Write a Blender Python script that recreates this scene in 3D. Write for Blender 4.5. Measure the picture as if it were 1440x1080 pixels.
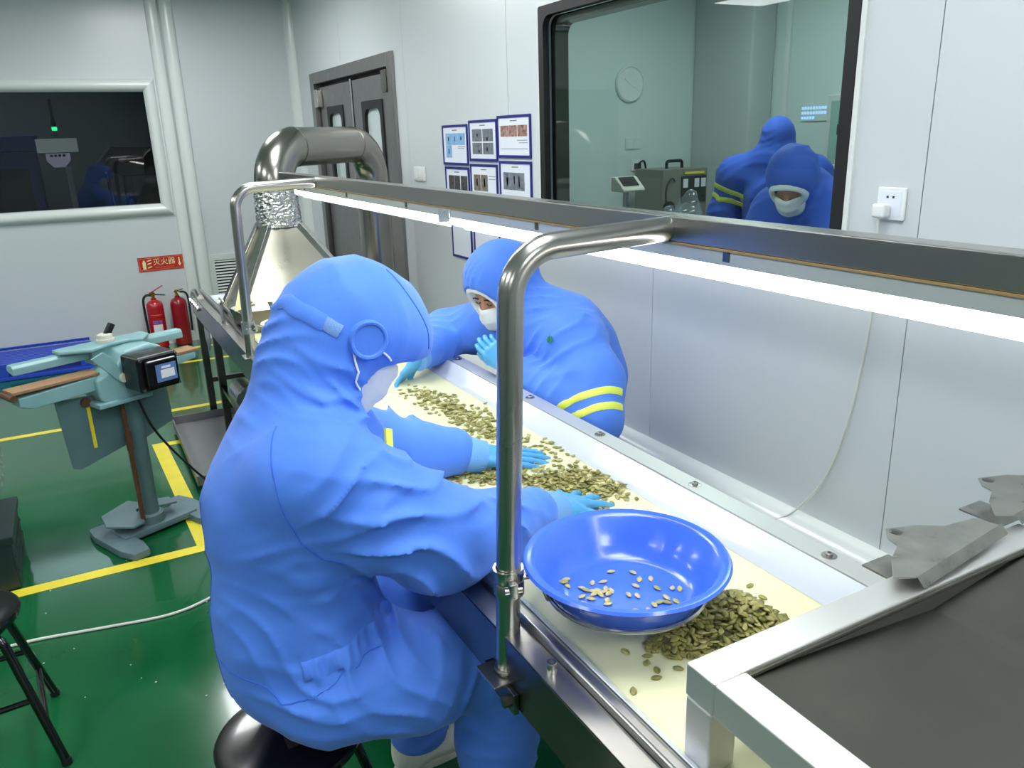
import bpy, bmesh, math, random
import numpy as np
from mathutils import Vector, Matrix
from mathutils.bvhtree import BVHTree

for o in list(bpy.data.objects):
    bpy.data.objects.remove(o, do_unlink=True)
scene = bpy.context.scene
COL = scene.collection
random.seed(7)
rng = np.random.default_rng(11)

# ------------------------------------------------------------------ camera
CAM_H, CAM_F = 1.68, 1120.0
yaw, pitch, roll = [math.radians(a) for a in (28.12, 17.46, -1.83)]
fw = Vector((math.sin(yaw) * math.cos(pitch), math.cos(yaw) * math.cos(pitch), -math.sin(pitch)))
rt = Vector((math.cos(yaw), -math.sin(yaw), 0))
up = rt.cross(fw)
rt2 = rt * math.cos(roll) + up * math.sin(roll)
up2 = up * math.cos(roll) - rt * math.sin(roll)
cd = bpy.data.cameras.new('camera')
cd.sensor_width = 36.0
cd.lens = CAM_F / 1440.0 * 36.0
cd.clip_start = 0.02
cam = bpy.data.objects.new('camera', cd)
COL.objects.link(cam)
cam.matrix_world = Matrix(((rt2.x, up2.x, -fw.x, 0), (rt2.y, up2.y, -fw.y, 0), (rt2.z, up2.z, -fw.z, CAM_H), (0, 0, 0, 1)))
scene.camera = cam

# ------------------------------------------------------------------ world, light levels, exposure
w = bpy.data.worlds.new('world')
scene.world = w
w.use_nodes = True
w.node_tree.nodes['Background'].inputs[0].default_value = (0.75, 0.82, 0.85, 1)
w.node_tree.nodes['Background'].inputs[1].default_value = 0.05
scene.view_settings.view_transform = 'Standard'
scene.view_settings.look = 'None'
scene.view_settings.exposure = 0.0
scene.view_settings.gamma = 1.0
scene.view_settings.use_curve_mapping = False
CEIL_STRENGTH = 17.0          # LED ceiling panels of the work room
NEXT_ROOM_STRENGTH = 13.0     # LED ceiling panels of the room behind the big window
DARK_ROOM_STRENGTH = 6.0    # unseen dim panel added to brighten the room behind the far window
TUBE_STRENGTH = 16.0         # LED battens over the sorting belt
LIGHT_COL = (0.96, 1.0, 1.0)

# ------------------------------------------------------------------ materials
MATS = {}
def srgb(r, g, b):
    f = lambda c: ((c / 255 + 0.055) / 1.055) ** 2.4 if c > 10 else c / 255 / 12.92
    return (f(r), f(g), f(b), 1)

def mat(name, rgb=(200, 200, 200), rough=0.5, metal=0.0, var=0.0, vscale=8.0, bump=0.0, bscale=60.0, stretch=(1, 1, 1),
        coat=0.0, spec=0.5, emit=None, estr=0.0, trans=0.0, sheen=0.0, rvar=0.0, alt=None, sss=0.0):
    if name in MATS:
        return MATS[name]
    m = bpy.data.materials.new(name)
    m.use_nodes = True
    nt = m.node_tree
    b = nt.nodes['Principled BSDF']
    c = srgb(*rgb)
    b.inputs['Base Color'].default_value = c
    b.inputs['Roughness'].default_value = rough
    b.inputs['Metallic'].default_value = metal
    b.inputs['Specular IOR Level'].default_value = spec
    b.inputs['Coat Weight'].default_value = coat
    b.inputs['Coat Roughness'].default_value = 0.06
    b.inputs['Transmission Weight'].default_value = trans
    b.inputs['Sheen Weight'].default_value = sheen
    if sss:
        b.inputs['Subsurface Weight'].default_value = sss
        b.inputs['Subsurface Radius'].default_value = (0.02, 0.02, 0.02)
    if emit:
        b.inputs['Emission Color'].default_value = (*emit, 1)
        b.inputs['Emission Strength'].default_value = estr
    if var or bump or rvar:
        tc = nt.nodes.new('ShaderNodeTexCoord')
        mp = nt.nodes.new('ShaderNodeMapping')
        mp.inputs['Scale'].default_value = stretch
        nt.links.new(tc.outputs['Object'], mp.inputs['Vector'])
        if var or rvar:
            n = nt.nodes.new('ShaderNodeTexNoise')
            n.inputs['Scale'].default_value = vscale
            n.inputs['Detail'].default_value = 5
            nt.links.new(mp.outputs[0], n.inputs['Vector'])
        if var:
            mx = nt.nodes.new('ShaderNodeMix')
            mx.data_type = 'RGBA'
            a = srgb(*alt) if alt else tuple(max(0, v * (1 - var)) for v in c[:3]) + (1,)
            bb = c if alt else tuple(min(1, v * (1 + var)) for v in c[:3]) + (1,)
            mx.inputs[6].default_value = a
            mx.inputs[7].default_value = bb
            rp = nt.nodes.new('ShaderNodeMapRange')
            rp.inputs[1].default_value = 0.3
            rp.inputs[2].default_value = 0.7
            nt.links.new(n.outputs['Fac'], rp.inputs[0])
            nt.links.new(rp.outputs[0], mx.inputs[0])
            nt.links.new(mx.outputs[2], b.inputs['Base Color'])
        if rvar:
            r2 = nt.nodes.new('ShaderNodeMapRange')
            r2.inputs[1].default_value = 0.3
            r2.inputs[2].default_value = 0.7
            r2.inputs[3].default_value = max(0.02, rough - rvar)
            r2.inputs[4].default_value = rough + rvar
            nt.links.new(n.outputs['Fac'], r2.inputs[0])
            nt.links.new(r2.outputs[0], b.inputs['Roughness'])
        if bump:
            n2 = nt.nodes.new('ShaderNodeTexNoise')
            n2.inputs['Scale'].default_value = bscale
            n2.inputs['Detail'].default_value = 3
            nt.links.new(mp.outputs[0], n2.inputs['Vector'])
            bp = nt.nodes.new('ShaderNodeBump')
            bp.inputs['Strength'].default_value = bump
            bp.inputs['Distance'].default_value = 0.01
            nt.links.new(n2.outputs['Fac'], bp.inputs['Height'])
            nt.links.new(bp.outputs[0], b.inputs['Normal'])
    MATS[name] = m
    return m

def emitter(name, col, strength):
    m = bpy.data.materials.new(name)
    m.use_nodes = True
    nt = m.node_tree
    for n in list(nt.nodes):
        nt.nodes.remove(n)
    e = nt.nodes.new('ShaderNodeEmission')
    e.inputs[0].default_value = (*col, 1)
    e.inputs[1].default_value = strength
    o = nt.nodes.new('ShaderNodeOutputMaterial')
    nt.links.new(e.outputs[0], o.inputs[0])
    MATS[name] = m
    return m

def glass(name, tint, ior=1.45, rough=0.0, strength=1.0, haze=0.0):
    m = bpy.data.materials.new(name)
    m.use_nodes = True
    nt = m.node_tree
    for n in list(nt.nodes):
        nt.nodes.remove(n)
    fr = nt.nodes.new('ShaderNodeFresnel')
    fr.inputs[0].default_value = ior
    tr = nt.nodes.new('ShaderNodeBsdfTransparent')
    tr.inputs[0].default_value = (*tint, 1)
    gl = nt.nodes.new('ShaderNodeBsdfGlossy')
    gl.inputs['Roughness'].default_value = rough
    gl.inputs['Color'].default_value = (strength, strength, strength, 1)
    mx = nt.nodes.new('ShaderNodeMixShader')
    o = nt.nodes.new('ShaderNodeOutputMaterial')
    ge = nt.nodes.new('ShaderNodeNewGeometry')
    iv = nt.nodes.new('ShaderNodeMath'); iv.operation = 'SUBTRACT'; iv.inputs[0].default_value = 1.0
    mu = nt.nodes.new('ShaderNodeMath'); mu.operation = 'MULTIPLY'
    nt.links.new(ge.outputs['Backfacing'], iv.inputs[1])
    nt.links.new(fr.outputs[0], mu.inputs[0]); nt.links.new(iv.outputs[0], mu.inputs[1])
    nt.links.new(mu.outputs[0], mx.inputs[0])      # reflect once, on the outer face of the pane
    nt.links.new(tr.outputs[0], mx.inputs[1])
    nt.links.new(gl.outputs[0], mx.inputs[2])
    if haze:      # milky film: a little of the light is scattered
        df = nt.nodes.new('ShaderNodeBsdfDiffuse'); df.inputs[0].default_value = (.85, .88, .88, 1)
        m2 = nt.nodes.new('ShaderNodeMixShader'); m2.inputs[0].default_value = haze
        nt.links.new(mx.outputs[0], m2.inputs[1]); nt.links.new(df.outputs[0], m2.inputs[2])
        nt.links.new(m2.outputs[0], o.inputs[0])
    else:
        nt.links.new(mx.outputs[0], o.inputs[0])
    MATS[name] = m
    return m

mat('wall', (204, 209, 212), 0.28, var=0.015, vscale=1.5)
mat('wall_core', (176, 182, 184), 0.6)
mat('trim', (220, 225, 223), 0.22)
mat('ceiling', (225, 230, 230), 0.5)
mat('steel', (172, 170, 166), 0.26, 1.0, rvar=0.025, vscale=3)
mat('steel_brushed', (168, 166, 163), 0.30, 1.0, bump=0.015, bscale=90, stretch=(12, 0.15, 12), rvar=0.03, vscale=3)
mat('steel_bright', (196, 194, 190), 0.24, 1.0, rvar=0.03, vscale=3)
mat('hopper_sheet', (104, 102, 94), 0.34, 1.0, bump=0.02, bscale=5, rvar=0.05, vscale=3, var=0.12)
mat('steel_dark', (120, 118, 112), 0.24, 1.0, rvar=0.03, vscale=3, var=0.08)
mat('rail_steel', (226, 225, 223), 0.5, 1.0, rvar=0.04, vscale=4)
mat('steel_galv', (170, 168, 160), 0.36, 1.0, bump=0.06, bscale=40, rvar=0.12, vscale=30, var=0.15)
mat('duct', (158, 155, 149), 0.23, 1.0, bump=0.03, bscale=5, rvar=0.03, vscale=4, var=0.05)
mat('foil', (205, 205, 205), 0.16, 1.0, bump=1.0, bscale=55)
mat('door_steel', (150, 148, 146), 0.36, 1.0, rvar=0.04, vscale=20)
mat('black_rubber', (14, 14, 15), 0.5)
mat('black_gloss', (10, 10, 11), 0.16, coat=0.4, bump=0.01, bscale=20)
mat('black_plastic', (14, 14, 15), 0.25, bump=0.02, bscale=30)
mat('belt', (232, 230, 188), 0.33, var=0.03, vscale=5, sss=0.0)
mat('skirt', (205, 211, 222), 0.16, bump=0.12, bscale=5, coat=0.3)
mat('white_plastic', (232, 234, 234), 0.35)
mat('blue_bowl', (64, 108, 234), 0.22, coat=0.25, sss=0.0)
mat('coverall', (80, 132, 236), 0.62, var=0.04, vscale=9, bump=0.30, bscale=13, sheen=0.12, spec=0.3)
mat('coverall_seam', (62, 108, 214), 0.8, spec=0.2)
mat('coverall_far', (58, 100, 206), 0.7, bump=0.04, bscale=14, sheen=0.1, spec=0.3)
mat('velcro', (120, 158, 224), 0.85, bump=0.3, bscale=400)
mat('cuff', (112, 168, 236), 0.8, bump=0.25, bscale=300, stretch=(1, 1, 1))
mat('glove', (84, 168, 226), 0.36, bump=0.05, bscale=80, coat=0.1)
mat('mask', (236, 238, 238), 0.8, bump=0.05, bscale=200)
mat('liner', (232, 236, 240), 0.85, bump=0.1, bscale=160)
mat('skin', (206, 152, 122), 0.5, var=0.05, sss=0.1)
mat('hair', (20, 17, 16), 0.5)
mat('reflective', (226, 236, 96), 0.5, bump=0.1, bscale=120)
mat('shoe', (226, 226, 216), 0.45, bump=0.05, bscale=60)
mat('sole', (205, 205, 195), 0.6)
mat('green_logo', (20, 120, 60), 0.6)
mat('teal', (128, 168, 172), 0.38, var=0.08, vscale=7, coat=0.15, bump=0.03, bscale=20)
mat('teal_dark', (84, 112, 116), 0.42, var=0.1, vscale=9)
mat('base_grey', (96, 120, 128), 0.5, var=0.1, vscale=12, bump=0.1, bscale=50)
mat('rust', (92, 58, 38), 0.7, var=0.3, vscale=40)
mat('wood_belt', (150, 118, 86), 0.65, var=0.18, vscale=16, stretch=(0.6, 6, 6))
mat('red', (178, 20, 34), 0.22, coat=0.5)
mat('red_dark', (140, 14, 30), 0.25, coat=0.4)
mat('sign_red', (188, 40, 24), 0.45)
mat('sign_cream', (236, 232, 176), 0.5)
mat('sign_orange', (222, 120, 84), 0.5)
mat('label_white', (226, 226, 230), 0.5)
mat('label_purple', (128, 96, 170), 0.5)
mat('label_blue', (92, 122, 176), 0.4)
mat('brass', (196, 168, 70), 0.3, 1.0)
mat('poster_blue', (28, 34, 122), 0.45)
mat('paper', (226, 230, 240), 0.35)
mat('ink', (120, 124, 140), 0.7)
mat('yellow_paint', (232, 214, 60), 0.3, var=0.06, vscale=8)
mat('blue_mat', (36, 72, 190), 0.4)
mat('cable_white', (214, 216, 208), 0.4)
mat('cable_black', (16, 16, 17), 0.4)
mat('grey_tray', (120, 120, 122), 0.45, 0.3, var=0.08)
mat('box_dark', (34, 48, 50), 0.35)
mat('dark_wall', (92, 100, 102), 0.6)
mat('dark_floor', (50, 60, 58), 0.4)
mat('dark_machine', (26, 24, 26), 0.4)
mat('cabinet_blue', (44, 70, 140), 0.4)
mat('amber', (168, 140, 96), 0.5)
mat('vent_grey', (205, 211, 208), 0.35)
mat('vent_dark', (40, 44, 44), 0.7)
mat('ozone_grey', (128, 128, 116), 0.4, 0.2)
mat('scale_cream', (205, 202, 188), 0.45)
mat('seed', (182, 174, 100), 0.42, var=0.3, vscale=60, alt=(122, 118, 62))
mat('seed_pale', (204, 194, 130), 0.42, var=0.2, vscale=70, alt=(150, 142, 88))
mat('seed_tan', (204, 190, 146), 0.5, var=0.2, vscale=70, alt=(166, 148, 104))
mat('seed_olive', (158, 154, 82), 0.4, var=0.25, vscale=60, alt=(92, 92, 46))
emitter('led_panel', LIGHT_COL, CEIL_STRENGTH)
emitter('led_panel_next', (0.88, 1.0, 0.97), NEXT_ROOM_STRENGTH)
emitter('fill_panel_dark', (0.85, 0.95, 1.0), DARK_ROOM_STRENGTH)
emitter('led_tube', (1.0, 1.0, 0.93), TUBE_STRENGTH)
emitter('green_lamp', (0.03, 1.0, 0.3), 3.0)
emitter('blue_reflection', (0.35, 0.6, 1.0), 1.4)  # glow of the reflected display, put into the marks themselves
emitter('kiosk_screen', (0.75, 0.85, 0.78), 0.32)
emitter('kiosk_panel', (0.72, 0.70, 0.88), 0.38)
glass('window_glass', (0.86, 0.92, 0.91), 1.35)
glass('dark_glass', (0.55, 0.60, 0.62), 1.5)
glass('plastic_film', (0.86, 0.90, 0.90), 1.9, 0.10, 1.0, haze=0.10)
mat('clear_grip', (214, 224, 230), 0.1, trans=0.8)

# green epoxy floor: glossy coat, faint scuffs
def floor_mat():
    m = mat('epoxy', (16, 96, 54), 0.16, coat=0.35, var=0.12, vscale=1.6, rvar=0.06, alt=(10, 80, 44))
    return m
floor_mat()

# ------------------------------------------------------------------ object helpers
OFF = {}
def put(o, parent=None):
    COL.objects.link(o)
    if parent is not None:
        o.parent = parent
    return o

def thing(name, label, cat, loc=(0, 0, 0), group=None, kind=None):
    o = bpy.data.objects.new(name, None)
    o.empty_display_size = 0.05
    o.location = loc
    COL.objects.link(o)
    OFF[o] = Vector(loc)
    tag(o, label, cat, group, kind)
    return o

def tag(o, label=None, cat=None, group=None, kind=None):
    if label: o['label'] = label
    if cat: o['category'] = cat
    if group: o['group'] = group
    if kind: o['kind'] = kind
    return o

class MB:
    """collects shapes (world coordinates) for ONE mesh object"""
    def __init__(s):
        s.v, s.f = [], []
    def add(s, vs, fs):
        n = len(s.v)
        s.v += [tuple(v) for v in vs]
        s.f += [tuple(i + n for i in f) for f in fs]
        return s
    def box(s, x0, x1, y0, y1, z0, z1, M=None):
        vs = [Vector((x, y, z)) for x in (x0, x1) for y in (y0, y1) for z in (z0, z1)]
        if M is not None: vs = [M @ v for v in vs]
        return s.add(vs, [(0, 1, 3, 2), (4, 6, 7, 5), (0, 4, 5, 1), (2, 3, 7, 6), (0, 2, 6, 4), (1, 5, 7, 3)])
    def bar(s, a, b, w, h, upv=(0, 0, 1)):
        a, b = Vector(a), Vector(b)
        d = (b - a).normalized()
        u = Vector(upv)
        r = d.cross(u).normalized()
        u = r.cross(d)
        vs = [p + r * sx * w / 2 + u * sz * h / 2 for p in (a, b) for sx in (-1, 1) for sz in (-1, 1)]
        return s.add(vs, [(0, 1, 3, 2), (4, 6, 7, 5), (0, 4, 5, 1), (2, 3, 7, 6), (0, 2, 6, 4), (1, 5, 7, 3)])
    def tube(s, pts, r, n=14, closed=False, cap=True):
        pts = [Vector(p) for p in pts]
        N = len(pts)
        rs = r if isinstance(r, (list, tuple)) else [r] * N
        ts = []
        for i in range(N):
            if closed: t = pts[(i + 1) % N] - pts[i - 1]
            else: t = pts[min(i + 1, N - 1)] - pts[max(i - 1, 0)]
            ts.append(t.normalized())
        ref = Vector((0, 0, 1)) if abs(ts[0].z) < 0.9 else Vector((1, 0, 0))
        u = ts[0].cross(ref).normalized()
        vs = []
        for i in range(N):
            u = (u - ts[i] * u.dot(ts[i])).normalized()
            v = ts[i].cross(u)
            for k in range(n):
                a = 2 * math.pi * k / n
                vs.append(pts[i] + (u * math.cos(a) + v * math.sin(a)) * rs[i])
        fs = []
        for i in range(N if closed else N - 1):
            j = (i + 1) % N
            for k in range(n):
                l = (k + 1) % n
                fs.append((i * n + k, i * n + l, j * n + l, j * n + k))
        if not closed and cap:
            fs.append(tuple(range(n - 1, -1, -1)))
            fs.append(tuple((N - 1) * n + k for k in range(n)))
        return s.add(vs, fs)
    def cyl(s, a, b, r, r2=None, n=20):
        return s.tube([a, b], [r, r if r2 is None else r2], n)
    def lathe(s, c, prof, n=32, axis=(0, 0, 1), cap=False):
        c = Vector(c); ax = Vector(axis).normalized()
        ref = Vector((1, 0, 0)) if abs(ax.x) < 0.9 else Vector((0, 1, 0))
        u = ax.cross(ref).normalized(); v = ax.cross(u)
        vs = []
        for (r, z) in prof:
            for k in range(n):
                a = 2 * math.pi * k / n
                vs.append(c + ax * z + (u * math.cos(a) + v * math.sin(a)) * r)
        fs = []
        for i in range(len(prof) - 1):
            for k in range(n):
                l = (k + 1) % n
                fs.append((i * n + k, i * n + l, (i + 1) * n + l, (i + 1) * n + k))
        if cap:
            fs.append(tuple(range(n - 1, -1, -1)))
            fs.append(tuple((len(prof) - 1) * n + k for k in range(n)))
        return s.add(vs, fs)
    def prism(s, poly, d):
        """poly: 3D planar outline, d: extrusion vector"""
        d = Vector(d); p = [Vector(q) for q in poly]; n = len(p)
        vs = p + [q + d for q in p]
        fs = [tuple(range(n - 1, -1, -1)), tuple(range(n, 2 * n))]
        fs += [(i, (i + 1) % n, n + (i + 1) % n, n + i) for i in range(n)]
        return s.add(vs, fs)
    def sphere(s, c, r, n=14, sc=(1, 1, 1)):
        prof = [(max(1e-4, math.sin(math.pi * i / n)) * r, -math.cos(math.pi * i / n) * r) for i in range(n + 1)]
        k = len(s.v)
        s.lathe((0, 0, 0), prof, n * 2)
        for i in range(k, len(s.v)):
            q = s.v[i]
            s.v[i] = (c[0] + q[0] * sc[0], c[1] + q[1] * sc[1], c[2] + q[2] * sc[2])
        return s
    def move(s, M):
        s.v = [tuple(M @ Vector(v)) for v in s.v]
        return s
    def build(s, name, m, parent=None, bevel=0.0, smooth=True, label=None, angle=35, seg=2):
        off = Vector((0, 0, 0))
        if parent is not None:
            off = OFF.get(parent, Vector((0, 0, 0)))
        me = bpy.data.meshes.new(name)
        me.from_pydata([tuple(Vector(v) - off) for v in s.v], [], s.f)
        bm = bmesh.new(); bm.from_mesh(me)
        bmesh.ops.recalc_face_normals(bm, faces=bm.faces)
        if bevel:
            es = [e for e in bm.edges if len(e.link_faces) == 2 and e.calc_face_angle(0) > 0.6]
            bmesh.ops.bevel(bm, geom=es, offset=bevel, segments=seg, affect='EDGES', clamp_overlap=True, profile=0.5)
        bm.to_mesh(me); bm.free()
        if smooth:
            me.shade_smooth()
            me.set_sharp_from_angle(angle=math.radians(angle))
        me.materials.append(MATS[m] if isinstance(m, str) else m)
        o = put(bpy.data.objects.new(name, me), parent)
        OFF[o] = off
        if bevel and smooth:
            wn = o.modifiers.new('flat_faces', 'WEIGHTED_NORMAL'); wn.keep_sharp = True; wn.weight = 100
        if label: o['label'] = label
        return o

def single(mb, name, m, label, cat, group=None, bevel=0.0, kind=None, origin=None, **k):
    """a thing that is one mesh; its origin goes to origin"""
    o = mb.build(name, m, None, bevel, **k)
    if origin is not None:
        off = Vector(origin)
        o.data.transform(Matrix.Translation(-off))
        o.location = off
        OFF[o] = off
    return tag(o, label, cat, group, kind)

def struct(mb, name, m, bevel=0.0, parent=None, **k):
    o = mb.build(name, m, parent, bevel, **k)
    if parent is None: o['kind'] = 'structure'
    return o

def arc(c, a0, a1, r, ux, uy, n=10):
    c, ux, uy = Vector(c), Vector(ux), Vector(uy)
    return [c + ux * r * math.cos(a0 + (a1 - a0) * i / n) + uy * r * math.sin(a0 + (a1 - a0) * i / n) for i in range(n + 1)]

def fillet(pts, r, n=8):
    """rounds the corners of a polyline"""
    P = [Vector(p) for p in pts]
    out = [P[0]]
    for i in range(1, len(P) - 1):
        a, b, c = P[i - 1], P[i], P[i + 1]
        d1, d2 = (a - b).normalized(), (c - b).normalized()
        ang = d1.angle(d2)
        t = min(r / math.tan(ang / 2), (a - b).length * 0.49, (c - b).length * 0.49)
        rr = t * math.tan(ang / 2)
        cen = b + (d1 + d2).normalized() * (rr / math.sin(ang / 2))
        p0, p1 = b + d1 * t, b + d2 * t
        v0, v1 = p0 - cen, p1 - cen
        tot = v0.angle(v1)
        for k in range(n + 1):
            u = k / n
            v = (v0 * math.sin((1 - u) * tot) + v1 * math.sin(u * tot)) / math.sin(tot)
            out.append(cen + v)
    out.append(P[-1])
    return out

def spline(pts, n=8):
    P = [Vector(p) for p in pts]
    P = [P[0] * 2 - P[1]] + P + [P[-1] * 2 - P[-2]]
    out = []
    for i in range(1, len(P) - 2):
        for k in range(n):
            t = k / n
            a, b, c, d = P[i - 1], P[i], P[i + 1], P[i + 2]
            out.append(0.5 * ((2 * b) + (c - a) * t + (2 * a - 5 * b + 4 * c - d) * t * t + (3 * b - a - 3 * c + d) * t ** 3))
    out.append(P[-2])
    return out

def text_mesh(txt, size, M, name, m, parent, extrude=0.0006):
    cu = bpy.data.curves.new(name, 'FONT')
    cu.body = txt
    cu.size = size
    cu.extrude = extrude
    cu.align_x = 'CENTER'; cu.align_y = 'CENTER'
    cu.resolution_u = 3
    tmp = bpy.data.objects.new(name, cu)
    COL.objects.link(tmp)
    dg = bpy.context.evaluated_depsgraph_get()
    me = bpy.data.meshes.new_from_object(tmp.evaluated_get(dg))
    bpy.data.objects.remove(tmp, do_unlink=True)
    off = OFF.get(parent, Vector((0, 0, 0)))
    me.transform(Matrix.Translation(-off) @ M)
    me.materials.clear()
    me.materials.append(MATS[m])
    o = put(bpy.data.objects.new(name, me), parent)
    OFF[o] = off
    return o

def rects_minus(a0, a1, b0, b1, holes):
    """rectangles that tile [a0,a1]x[b0,b1] without the holes"""
    A = sorted({a0, a1, *[v for h in holes for v in h[:2] if a0 < v < a1]})
    B = sorted({b0, b1, *[v for h in holes for v in h[2:] if b0 < v < b1]})
    out = []
    for i in range(len(A) - 1):
        for j in range(len(B) - 1):
            ca, cb = (A[i] + A[i + 1]) / 2, (B[j] + B[j + 1]) / 2
            if not any(h[0] < ca < h[1] and h[2] < cb < h[3] for h in holes):
                out.append((A[i], A[i + 1], B[j], B[j + 1]))
    return out

def copy_tree(o, parent=None):
    c = o.copy()
    COL.objects.link(c)
    c.parent = parent
    for ch in list(o.children):
        copy_tree(ch, c)
    return c

# ------------------------------------------------------------------ the room
XW, YW, ZC = 1.95, 7.5, 2.85          # window wall, far wall, ceiling
X0, Y0 = -6.5, -4.0
fl = struct(MB().box(X0 - .1, XW + .1, Y0 - .1, YW + .1, -0.1, 0), 'floor', 'epoxy')
NL = [0]
def floor_line(x0, y0, x1, y1, wd):
    NL[0] += 1; z = .0006 + .0003 * (NL[0] % 3)
    MB().bar((x0, y0, z), (x1, y1, z), wd, 0.0012).build('yellow_line', 'yellow_paint', fl, smooth=False)
floor_line(-1.4, 3.39, 0.31, 3.385, 0.065)
floor_line(0.275, 3.42, 0.225, 4.86, 0.075)
floor_line(0.19, 4.83, 0.9, 4.80, 0.06)
floor_line(-1.4, 5.46, 0.9, 5.47, 0.055)
floor_line(0.3, 7.2, 1.4, 7.16, 0.05)
floor_line(0.45, 6.72, 1.4, 6.68, 0.05)
struct(MB().box(X0 - .1, XW + .1, Y0 - .1, YW + .1, ZC, ZC + .1), 'ceiling', 'ceiling')

# window wall (right): sandwich panels with fine joints around the door and the big window
DOOR = (5.09, 7.02, 0.0, 2.20)
WIN = (1.60, 3.27, 1.24, 2.19)
wr = thing('wall_right', None, None, (XW, 2.5, 0), kind='structure')
seams = [Y0, -2.6, -0.95, 0.22, 1.353, 2.454, 3.596, 4.93, 6.19, YW]
for i in range(len(seams) - 1):
    mb = MB()
    for (a, b, c, d) in rects_minus(seams[i] + .0016, seams[i + 1] - .0016, 0, ZC, [DOOR, WIN]):
        mb.box(XW, XW + .05, a, b, c, d)
    mb.build('wall_panel', 'wall', wr, smooth=False)
mb = MB()
for (a, b, c, d) in rects_minus(Y0, YW, 0, ZC, [DOOR, WIN]):
    mb.box(XW + .052, XW + .10, a, b, c, d)
mb.build('panel_core', 'wall_core', wr, smooth=False)

# far wall
W1 = (-1.55, 0.735, 1.19, 2.11)
wb = thing('wall_back', None, None, (0, YW, 0), kind='structure')
xs = [X0, -1.9, 0.89, XW]
for i in range(3):
    mb = MB()
    for (a, b, c, d) in rects_minus(xs[i] + .0015, xs[i + 1] - .0015, 0, ZC, [W1]):
        mb.box(a, b, YW, YW + .05, c, d)
    mb.build('wall_panel', 'wall', wb, smooth=False)
mb = MB()
for (a, b, c, d) in rects_minus(X0, XW, 0, ZC, [W1]):
    mb.box(a, b, YW + .052, YW + .1, c, d)
mb.build('panel_core', 'wall_core', wb, smooth=False)

# walls the camera does not see, they close the room
struct(MB().box(X0 - .1, X0, Y0, YW, 0, ZC), 'wall_left', 'wall')
struct(MB().box(X0, XW, Y0 - .1, Y0, 0, ZC), 'wall_front', 'wall')

# rounded cove strips: pilaster beside the far window, room corner, foot of the wall
def half_round(x0, x1, y, z0, z1, depth, n=10):
    pr = [((x0 + x1) / 2 - (x1 - x0) / 2 * math.cos(math.pi * k / n), y - depth * math.sin(math.pi * k / n) ** 0.7, z0) for k in range(n + 1)]
    return MB().prism(pr, (0, 0, z1 - z0))
t1 = half_round(0.79, 0.885, YW, 0, ZC, .04).build('trim_1', 'trim'); t1['kind'] = 'structure'
t2 = half_round(0.895, 1.0, YW, 0, ZC, .055).build('trim_2', 'trim'); t2['kind'] = 'structure'
R = 0.07
pr = [(XW, YW, 0)] + [(XW - R + R * math.sin(math.pi / 2 * k / 8), YW - R + R * math.cos(math.pi / 2 * k / 8), 0) for k in range(9)]
pr = [(XW, YW, 0), (XW - R, YW, 0)] + [(XW - R + R * (1 - math.cos(math.pi / 2 * k / 8)), YW - R * math.sin(math.pi / 2 * k / 8), 0) for k in range(1, 9)]
t3 = MB().prism(pr, (0, 0, ZC)).build('trim_3', 'trim'); t3['kind'] = 'structure'
# low ledge with a cove along the window wall
pr = [(XW, 0, 0), (XW - .09, 0, 0), (XW - .09, 0, .37)] + [(XW - .09 + .09 * (1 - math.cos(math.pi / 2 * k / 8)), 0, .37 + .09 * math.sin(math.pi / 2 * k / 8)) for k in range(9)]
t4 = MB().prism([(x, -0.5, z) for x, y, z in pr], (0, 5.4, 0)).build('baseboard_right', 'trim'); t4['kind'] = 'structure'
bb = MB().prism([(X0, YW, 0), (X0, YW - .035, 0), (X0, YW - .02, .08), (X0, YW, .085)], (0.80 - X0, 0, 0)).build('baseboard_back', 'trim')
bb['kind'] = 'structure'

# far window: rounded frame, reveal, dark pane
w1 = thing('window_1', None, None, (W1[0], YW, W1[2]), kind='structure')
def frame_bar(a, b, nrm_in, wd=.095, dp=.045):
    """half-round bar on the far wall between a and b, nrm_in points to the opening"""
    a, b, q = Vector(a), Vector(b), Vector(nrm_in)
    d = (b - a).normalized()
    vs = []
    n = 8
    for p, s in ((a, 1), (b, -1)):
        for k in range(n + 1):
            t = k / n
            vs.append(p + q * wd * t + d * s * wd * t + Vector((0, -dp * math.sin(math.pi * t) ** 0.6 - .001, 0)))
    fs = [(k, k + 1, n + 2 + k, n + 1 + k) for k in range(n)]
    fs += [tuple(range(n + 1)), tuple(range(2 * n + 1, n, -1)), (0, n, 2 * n + 1, n + 1)]
    return MB().add(vs, fs)
o0 = (W1[0] - .06, W1[1] + .045, W1[2] - .085, W1[3] + .085)
for a, b, q in (((o0[0], YW, o0[3]), (o0[1], YW, o0[3]), (0, 0, -1)), ((o0[0], YW, o0[2]), (o0[1], YW, o0[2]), (0, 0, 1)),
                ((o0[1], YW, o0[2]), (o0[1], YW, o0[3]), (-1, 0, 0)), ((o0[0], YW, o0[2]), (o0[0], YW, o0[3]), (1, 0, 0))):
    frame_bar(a, b, q).build('window_frame', 'trim', w1)
mb = MB()
mb.box(W1[1] - .012, W1[1], YW, YW + .1, W1[2], W1[3]).box(W1[0], W1[0] + .012, YW, YW + .1, W1[2], W1[3])
mb.box(W1[0] + .013, W1[1] - .013, YW, YW + .1, W1[2], W1[2] + .012).box(W1[0] + .013, W1[1] - .013, YW, YW + .1, W1[3] - .012, W1[3])
mb.build('reveal', 'trim', w1, smooth=False)
MB().box(W1[0] + .012, W1[1] - .012, YW + .07, YW + .078, W1[2] + .012, W1[3] - .012).build('pane', 'dark_glass', w1, smooth=False)

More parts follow.
